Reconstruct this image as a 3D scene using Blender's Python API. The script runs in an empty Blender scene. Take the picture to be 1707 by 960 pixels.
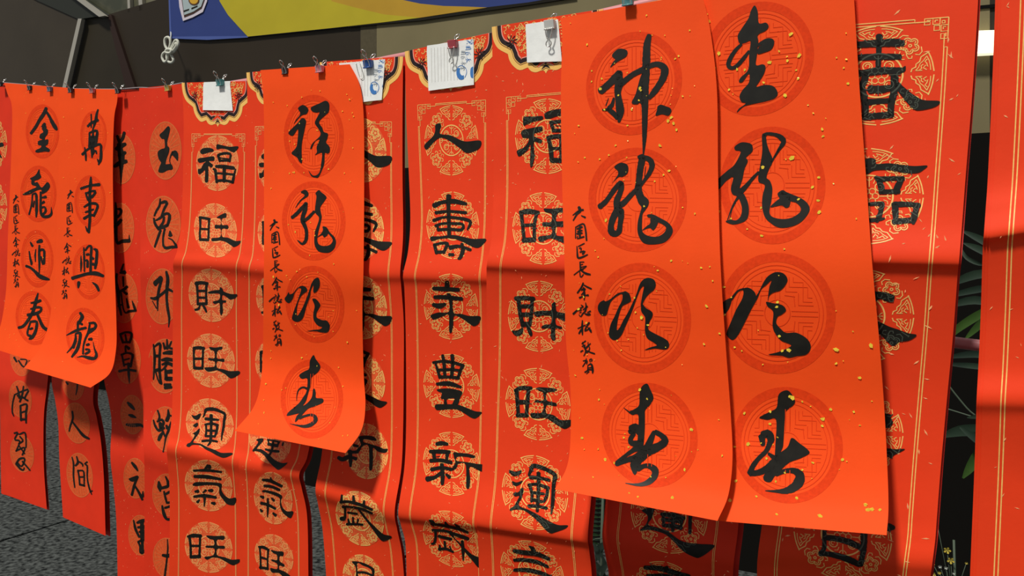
import bpy, math, random
from mathutils import Vector
from mathutils.bvhtree import BVHTree
from mathutils.geometry import delaunay_2d_cdt
random.seed(7)
SC = bpy.context.scene
COL = SC.collection

# ---------------------------------------------------------------- camera, sky, sun, exposure
F = 1300.0; PHI = math.radians(29); PIT = math.radians(3.0); DIST = 1.25
CAM = Vector((DIST*math.sin(PHI), -DIST*math.cos(PHI), 1.40))
FW = Vector((-math.sin(PHI)*math.cos(PIT), math.cos(PHI)*math.cos(PIT), -math.sin(PIT)))
RT = Vector((math.cos(PHI), math.sin(PHI), 0))
UP = RT.cross(FW)
cd = bpy.data.cameras.new('camera'); cam = bpy.data.objects.new('camera', cd); COL.objects.link(cam)
cd.sensor_width = 36; cd.lens = 36*F/1707; cd.clip_start = 0.02; cd.clip_end = 100
cam.location = CAM
cam.rotation_euler = (math.radians(90)-PIT, 0, PHI)
SC.camera = cam
W = bpy.data.worlds.new('world'); SC.world = W; W.use_nodes = True
W.node_tree.nodes['Background'].inputs[0].default_value = (0.92, 0.96, 1.0, 1)
W.node_tree.nodes['Background'].inputs[1].default_value = 0.26
sd = bpy.data.lights.new('sun', 'SUN'); sun = bpy.data.objects.new('sun', sd); COL.objects.link(sun)
sd.energy = 3.55; sd.angle = math.radians(7); sd.color = (1.0, 0.97, 0.92)
sun.location = (-2, -3, 4)
sun.rotation_euler = Vector((0.13, 0.52, -0.84)).to_track_quat('-Z', 'Y').to_euler()
SC.view_settings.view_transform = 'Standard'; SC.view_settings.look = 'None'
SC.view_settings.exposure = 0.0; SC.view_settings.gamma = 1.0
SC.view_settings.use_curve_mapping = False

# ---------------------------------------------------------------- helpers
def ray(px, py):
    return FW + RT*((px-853.5)/F) - UP*((py-480)/F)
def at(px, py, off=0.0):              # point of the photograph on the upright plane `off` metres in front of the rail
    d = ray(px, py); t = (-off-CAM.y)/d.y
    return CAM + d*t
def at_z(px, py, z):
    d = ray(px, py); t = (z-CAM.z)/d.z
    return CAM + d*t
def srgb(r, g, b):
    return tuple(((c/255)/12.92 if c/255 <= .04045 else ((c/255+.055)/1.055)**2.4) for c in (r, g, b))+(1,)
MATS = {}
def mat(name, rgb, rough=.55, spec=.3, metal=0, noise=0, nscale=40, bump=0, bscale=300, emit=0, rgb2=None, sheen=0):
    if name in MATS: return MATS[name]
    m = bpy.data.materials.new(name); m.use_nodes = True; nt = m.node_tree; b = nt.nodes['Principled BSDF']
    c = srgb(*rgb)
    b.inputs['Base Color'].default_value = c; b.inputs['Roughness'].default_value = rough
    b.inputs['Specular IOR Level'].default_value = spec; b.inputs['Metallic'].default_value = metal
    tc = nt.nodes.new('ShaderNodeTexCoord')
    if noise or rgb2:
        n = nt.nodes.new('ShaderNodeTexNoise'); n.inputs['Scale'].default_value = nscale; n.inputs['Detail'].default_value = 5
        nt.links.new(tc.outputs['Object'], n.inputs['Vector'])
        r = nt.nodes.new('ShaderNodeValToRGB'); r.color_ramp.elements[0].position = .35; r.color_ramp.elements[1].position = .65
        if rgb2: c2 = srgb(*rgb2)
        else: c2 = tuple(min(1, x*(1+noise)) for x in c[:3])+(1,)
        c1 = c if rgb2 else tuple(x*(1-noise) for x in c[:3])+(1,)
        r.color_ramp.elements[0].color = c1; r.color_ramp.elements[1].color = c2
        nt.links.new(n.outputs['Fac'], r.inputs['Fac']); nt.links.new(r.outputs['Color'], b.inputs['Base Color'])
    if bump:
        n2 = nt.nodes.new('ShaderNodeTexNoise'); n2.inputs['Scale'].default_value = bscale; n2.inputs['Detail'].default_value = 4
        nt.links.new(tc.outputs['Object'], n2.inputs['Vector'])
        bp = nt.nodes.new('ShaderNodeBump'); bp.inputs['Strength'].default_value = bump; bp.inputs['Distance'].default_value = .002
        nt.links.new(n2.outputs['Fac'], bp.inputs['Height']); nt.links.new(bp.outputs['Normal'], b.inputs['Normal'])
    if emit:
        b.inputs['Emission Color'].default_value = c; b.inputs['Emission Strength'].default_value = emit
    MATS[name] = m; return m
M_BRIGHT = mat('fluorescent_orange_red_paper', (246, 78, 22), .65, .12, noise=.02, nscale=25, bump=.06, bscale=180)
M_RED = mat('red_banner_paper', (235, 63, 26), .62, .14, noise=.03, nscale=20, bump=.06, bscale=150)
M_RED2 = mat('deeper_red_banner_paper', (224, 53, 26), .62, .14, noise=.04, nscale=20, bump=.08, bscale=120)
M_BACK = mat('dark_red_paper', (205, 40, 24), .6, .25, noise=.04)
M_INK = mat('black_ink', (26, 24, 18), .5, .2, noise=.25, nscale=60)
M_INKLINE = mat('ink_over_print_line', (66, 72, 60), .45, .3)
M_GOLD = mat('gold_print', (250, 192, 104), .45, .4, noise=.10, nscale=200)
M_TAN = mat('tan_print', (246, 162, 92), .5, .4)
M_TANFILL = mat('orange_print', (232, 92, 46), .5, .3, noise=.15, nscale=260)
M_DULLFILL = mat('brownish_print', (218, 84, 40), .6, .12, noise=.12, nscale=200)
M_DULL = mat('dull_brown_print', (216, 110, 58), .6, .12)
M_RING = mat('darker_red_ring_print', (226, 62, 18), .65, .08, noise=.08, nscale=250)
M_RINGLINE = mat('darker_red_line_print', (222, 60, 18), .65, .08)
M_FLECK = mat('gold_leaf', (255, 214, 60), .25, .8, metal=.1, noise=.1, nscale=300)
M_DASH = mat('pale_gold_fleck_print', (253, 172, 112), .45, .4)
M_YEL = mat('ornament_yellow', (250, 196, 104), .5, .3)
M_BLACK = mat('ornament_black', (40, 24, 24), .5, .3)
M_PINKL = mat('ornament_pale_line', (246, 160, 140), .5, .3)
M_BROWNL = mat('ornament_brown_line', (120, 50, 26), .5, .3)
M_SLIP = mat('white_note_paper', (238, 238, 232), .7, .2, noise=.03, nscale=60, bump=.2, bscale=90)
M_LINE = mat('grey_ruled_line', (205, 200, 192), .7, .2)
M_BLUEINK = mat('blue_print', (66, 122, 186), .6, .2)
M_GREYINK = mat('grey_blue_print', (140, 150, 160), .6, .2)
M_STEEL = mat('polished_steel_wire', (215, 212, 202), .2, .6, metal=.9)
M_POLE = mat('pink_lacquered_pole', (210, 138, 138), .3, .5, noise=.06, nscale=8)
M_CORD = mat('white_cotton_cord', (206, 206, 190), .8, .2, noise=.1, nscale=300, bump=.6, bscale=500)
M_LINEC = mat('grey_cord', (150, 140, 140), .7, .2)

def mesh(name, verts, faces, m, parent=None, smooth=True, kind=None):
    me = bpy.data.meshes.new(name); me.from_pydata([tuple(v) for v in verts], [], faces); me.update()
    if m: me.materials.append(m)
    if smooth: me.shade_smooth()
    o = bpy.data.objects.new(name, me); COL.objects.link(o)
    if parent: o.parent = parent; o.matrix_parent_inverse = parent.matrix_world.inverted()
    if kind: o['kind'] = kind
    return o
def tag(o, label, cat, group=None):
    o['label'] = label; o['category'] = cat
    if group: o['group'] = group
    return o
def empty(name, loc):
    o = bpy.data.objects.new(name, None); o.empty_display_size = .05; COL.objects.link(o); o.location = loc
    bpy.context.view_layer.update()
    return o
def box(name, lo_, hi_, m, parent=None, bev=0, kind=None):
    x0, y0, z0 = lo_; x1, y1, z1 = hi_
    v = [(x0,y0,z0),(x1,y0,z0),(x1,y1,z0),(x0,y1,z0),(x0,y0,z1),(x1,y0,z1),(x1,y1,z1),(x0,y1,z1)]
    f = [(0,3,2,1),(4,5,6,7),(0,1,5,4),(1,2,6,5),(2,3,7,6),(3,0,4,7)]
    o = mesh(name, v, f, m, parent, smooth=False, kind=kind)
    if bev:
        md = o.modifiers.new('bevel', 'BEVEL'); md.width = bev; md.segments = 2
    return o
def catmull(pts, n, closed=False):
    out = []; N = len(pts)
    rng = N if closed else N-1
    for i in range(rng):
        if closed: p0, p1, p2, p3 = pts[(i-1) % N], pts[i], pts[(i+1) % N], pts[(i+2) % N]
        else:
            p1, p2 = pts[i], pts[i+1]
            p0 = pts[i-1] if i > 0 else [2*a-b for a, b in zip(p1, p2)]
            p3 = pts[i+2] if i+2 < N else [2*b-a for a, b in zip(p1, p2)]
        for k in range(n):
            t = k/n
            out.append([.5*((2*b)+(-a+c)*t+(2*a-5*b+4*c-d)*t*t+(-a+3*b-3*c+d)*t**3) for a, b, c, d in zip(p0, p1, p2, p3)])
    if not closed: out.append(list(pts[-1]))
    return out
def tube_geo(path, r, n=8, closed=False):
    V = []; Fc = []; path = [Vector(p) for p in path]; N = len(path)
    ref = None
    for i, p in enumerate(path):
        a = path[(i-1) % N] if (closed or i > 0) else p
        b = path[(i+1) % N] if (closed or i < N-1) else p
        t = (b-a).normalized() if (b-a).length > 1e-9 else Vector((0, 0, 1))
        if ref is None:
            ref = Vector((0, 1, 0)) if abs(t.y) < .9 else Vector((1, 0, 0))
        e1 = (ref - t*ref.dot(t)); e1 = e1.normalized() if e1.length > 1e-6 else t.orthogonal().normalized()
        ref = e1; e2 = t.cross(e1); rr = r[i] if isinstance(r, (list, tuple)) else r
        for k in range(n):
            a_ = 2*math.pi*k/n; V.append(p+e1*math.cos(a_)*rr+e2*math.sin(a_)*rr)
    for i in range(N if closed else N-1):
        j = (i+1) % N
        for k in range(n):
            l = (k+1) % n; Fc.append((i*n+k, i*n+l, j*n+l, j*n+k))
    if not closed:
        Fc.append(tuple(range(n))[::-1]); Fc.append(tuple((N-1)*n+k for k in range(n)))
    return V, Fc
def join(gs):
    V = []; Fc = []
    for v, f in gs:
        o = len(V); V += list(v); Fc += [tuple(i+o for i in q) for q in f]
    return V, Fc
def tube(name, path, r, m, parent=None, n=8, closed=False):
    v, f = tube_geo(path, r, n, closed); return mesh(name, v, f, m, parent)

# ---------------------------------------------------------------- paper sheets
def crease(E):
    """Past each fold line the paper drops back quickly, then runs on flat."""
    o = [e[2] for e in E]; n = list(o)
    for i in range(1, len(o)-2):
        if o[i] > o[i-1] and o[i] > o[i+1] and o[i]-o[i-1] > .003:
            n[i+1] = o[i]-.48*(o[i]-o[i+2])
    return [(e[0], e[1], q) for e, q in zip(E, n)]
class Sheet:
    """A hanging paper sheet: its two long edges are space curves; the paper spans them."""
    def __init__(s, name, L, R, m, nu=8, thick=.0003, sub=8, amp=1.2):
        s.name = name
        if m is M_BRIGHT: amp = 1.0
        L = crease(L); R = crease(R)
        L = [(x, y, L[0][2]+(o-L[0][2])*amp) for x, y, o in L]; R = [(x, y, R[0][2]+(o-R[0][2])*amp) for x, y, o in R]
        Lw = [list(at(x, y, o)) for x, y, o in L]; Rw = [list(at(x, y, o)) for x, y, o in R]
        s.L = [Vector(p) for p in catmull(Lw, sub)]; s.R = [Vector(p) for p in catmull(Rw, sub)]
        s.nu = nu; s.nr = len(s.L)
        s.S = [0.0]
        for i in range(1, s.nr):
            s.S.append(s.S[-1]+(((s.L[i]+s.R[i])-(s.L[i-1]+s.R[i-1]))*.5).length)
        s.W = (s.L[0]-s.R[0]).length
        V = []; Fc = []
        for i in range(s.nr):
            for k in range(nu+1): V.append(s.L[i].lerp(s.R[i], k/nu))
        for i in range(s.nr-1):
            for k in range(nu):
                a = i*(nu+1)+k; Fc.append((a, a+nu+1, a+nu+2, a+1))
        s.bvh = BVHTree.FromPolygons(V, Fc)
        s.nrm = []
        for i in range(s.nr):
            i0, i1 = max(0, i-1), min(s.nr-1, i+1)
            for k in range(nu+1):
                dv = s.L[i1].lerp(s.R[i1], k/nu)-s.L[i0].lerp(s.R[i0], k/nu)
                du = s.R[i]-s.L[i]
                s.nrm.append(dv.cross(du).normalized())
        n0 = s.nrm[0]
        if n0.y > 0: s.nrm = [-n for n in s.nrm]
        nv = len(V); NV = V+[v-n*thick for v, n in zip(V, s.nrm)]
        NF = [tuple(f) for f in Fc]+[tuple(i+nv for i in f[::-1]) for f in Fc]
        w = nu+1; rim = []
        for i in range(s.nr-1): rim += [(i*w, (i+1)*w), ((i+1)*w+nu, i*w+nu)]
        for k in range(nu): rim += [(k+1, k), ((s.nr-1)*w+k, (s.nr-1)*w+k+1)]
        for a, b in rim:
            q = len(NV); NV += [NV[a], NV[b], NV[b+nv], NV[a+nv]]; NF.append((q, q+1, q+2, q+3))
        top = (s.L[0]+s.R[0])*.5
        s.obj = empty(name, top)
        s.sheet = mesh('sheet', NV, NF, m, s.obj)
    def P(s, u, d, h=0.0):                      # u across 0..1, d metres down from the top edge, h metres proud
        d = max(0.0, min(s.S[-1]-1e-6, d)); lo_, hi_ = 0, s.nr-1
        while hi_-lo_ > 1:
            m_ = (lo_+hi_)//2
            if s.S[m_] <= d: lo_ = m_
            else: hi_ = m_
        t = (d-s.S[lo_])/max(1e-9, s.S[hi_]-s.S[lo_])
        a = s.L[lo_].lerp(s.R[lo_], u); b = s.L[hi_].lerp(s.R[hi_], u); p = a.lerp(b, t)
        n = s.nrm[lo_*(s.nu+1)+min(s.nu, max(0, int(round(u*s.nu))))]
        return p+n*h
    def depth_at(s, u, py):                     # metres down at which column u shows at photo row py
        best = None
        for i in range(s.nr):
            p = s.L[i].lerp(s.R[i], u)-CAM; z = p.dot(FW); y = 480-F*p.dot(UP)/z
            if y >= py: return s.S[i]
        return s.S[-1]
    def hit(s, px, py, h=0.0):                  # point of the paper seen at a photo pixel
        d = ray(px, py).normalized(); loc, n, idx, dist = s.bvh.ray_cast(CAM, d)
        if loc is None: return None
        r, k = divmod(idx, s.nu); n = (s.nrm[r*(s.nu+1)+k]+s.nrm[(r+1)*(s.nu+1)+k+1]).normalized()
        return loc+n*h

def lay(sheet, name, geos, m, h, parent=None, kind=None, label=None):
    """Put flat pixel-plane geometry onto the paper; faces off the paper are dropped."""
    V = []; Fc = []; mp = {}
    for gv, gf in geos:
        base = {}
        for i, (x, y) in enumerate(gv):
            p = sheet.hit(x, y, h)
            if p is not None: base[i] = len(V); V.append(p)
        for f in gf:
            if all(i in base for i in f): Fc.append(tuple(base[i] for i in f))
    if not Fc: return None
    o = mesh(name, V, Fc, m, parent or sheet.obj, kind=kind)
    if label: o['label'] = label
    return o
def outline_geo(pts, step=5.0):
    c = catmull(pts, 5, True)
    xs = [p[0] for p in c]; ys = [p[1] for p in c]
    n = len(c); V = [Vector((p[0], p[1])) for p in c]
    y = min(ys)+step*.5
    while y < max(ys):
        x = min(xs)+step*.5
        while x < max(xs):
            V.append(Vector((x, y))); x += step
        y += step
    v, e, f, *_ = delaunay_2d_cdt(V, [], [list(range(n))], 1, 1e-4)
    return [(p.x, p.y) for p in v], [tuple(q) for q in f]
def stroke_geo(pts, step=2.5, across=3):
    c = catmull(pts, 8) if len(pts) > 2 else catmull(pts, 12)
    # resample
    S = [0]
    for i in range(1, len(c)): S.append(S[-1]+math.hypot(c[i][0]-c[i-1][0], c[i][1]-c[i-1][1]))
    T = S[-1]
    if T < 1e-3: return [], []
    def s_at(d):
        for i in range(1, len(S)):
            if S[i] >= d:
                t = (d-S[i-1])/max(1e-9, S[i]-S[i-1]); return [a+(b-a)*t for a, b in zip(c[i-1], c[i])]
        return c[-1]
    n = max(3, int(T/step)); P = [s_at(T*i/n) for i in range(n+1)]
    def dirn(i):
        a = P[max(0, i-1)]; b = P[min(n, i+1)]; l = math.hypot(b[0]-a[0], b[1]-a[1]) or 1
        return ((b[0]-a[0])/l, (b[1]-a[1])/l)
    rows = []
    d0 = dirn(0); w0 = P[0][2]
    for q, wf in ((.30, .25), (.22, .62), (.10, .88)): rows.append((P[0][0]-d0[0]*w0*q, P[0][1]-d0[1]*w0*q, w0*wf, d0))
    for i in range(n+1): rows.append((P[i][0], P[i][1], P[i][2], dirn(i)))
    d1 = dirn(n); w1 = P[n][2]
    for q, wf in ((.10, .88), (.22, .62), (.30, .25)): rows.append((P[n][0]+d1[0]*w1*q, P[n][1]+d1[1]*w1*q, w1*wf, d1))
    V = []; Fc = []
    for j, (x, y, w, d) in enumerate(rows):
        w *= 1+random.uniform(-.06, .06)
        for k in range(across+1):
            t = k/across-.5; V.append((x-d[1]*w*t, y+d[0]*w*t))
    for j in range(len(rows)-1):
        for k in range(across):
            a = j*(across+1)+k; Fc.append((a, a+1, a+across+2, a+across+1))
    return V, Fc
GL = {}; CELLS = {}
def load_glyphs(txt):
    cur = None
    for ln in txt.strip().splitlines():
        p = ln.split()
        if p[0] == 'G': cur = p[1]; ox, oy, sc = float(p[3]), float(p[4]), float(p[5]); GL[cur] = (p[2], [])
        else:
            q = [tuple(float(v) for v in a.split(',')) for a in p[1:]]
            GL[cur][1].append((p[0], [(ox+a[0]/sc, oy+a[1]/sc)+((a[2]/sc,) if len(a) > 2 else ()) for a in q]))
def put_glyph(sheet, gid, tf=None, ws=1.0, name='character', h=.0007, lab=True):
    ch, items = GL[gid]; geos = []
    for kind, pts in items:
        if tf: pts = [tf(p[0], p[1])+((p[2]*ws,) if len(p) > 2 else ()) for p in pts]
        geos.append(outline_geo(pts, 5.0) if kind == 'O' else stroke_geo(pts))
    if name == 'character' and sheet.name in 'acrqyz': CELLS.setdefault(sheet.name, []).extend(geos)
    return lay(sheet, name, geos, M_INK, h, label=('black brushed character '+ch) if lab else None)
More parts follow.
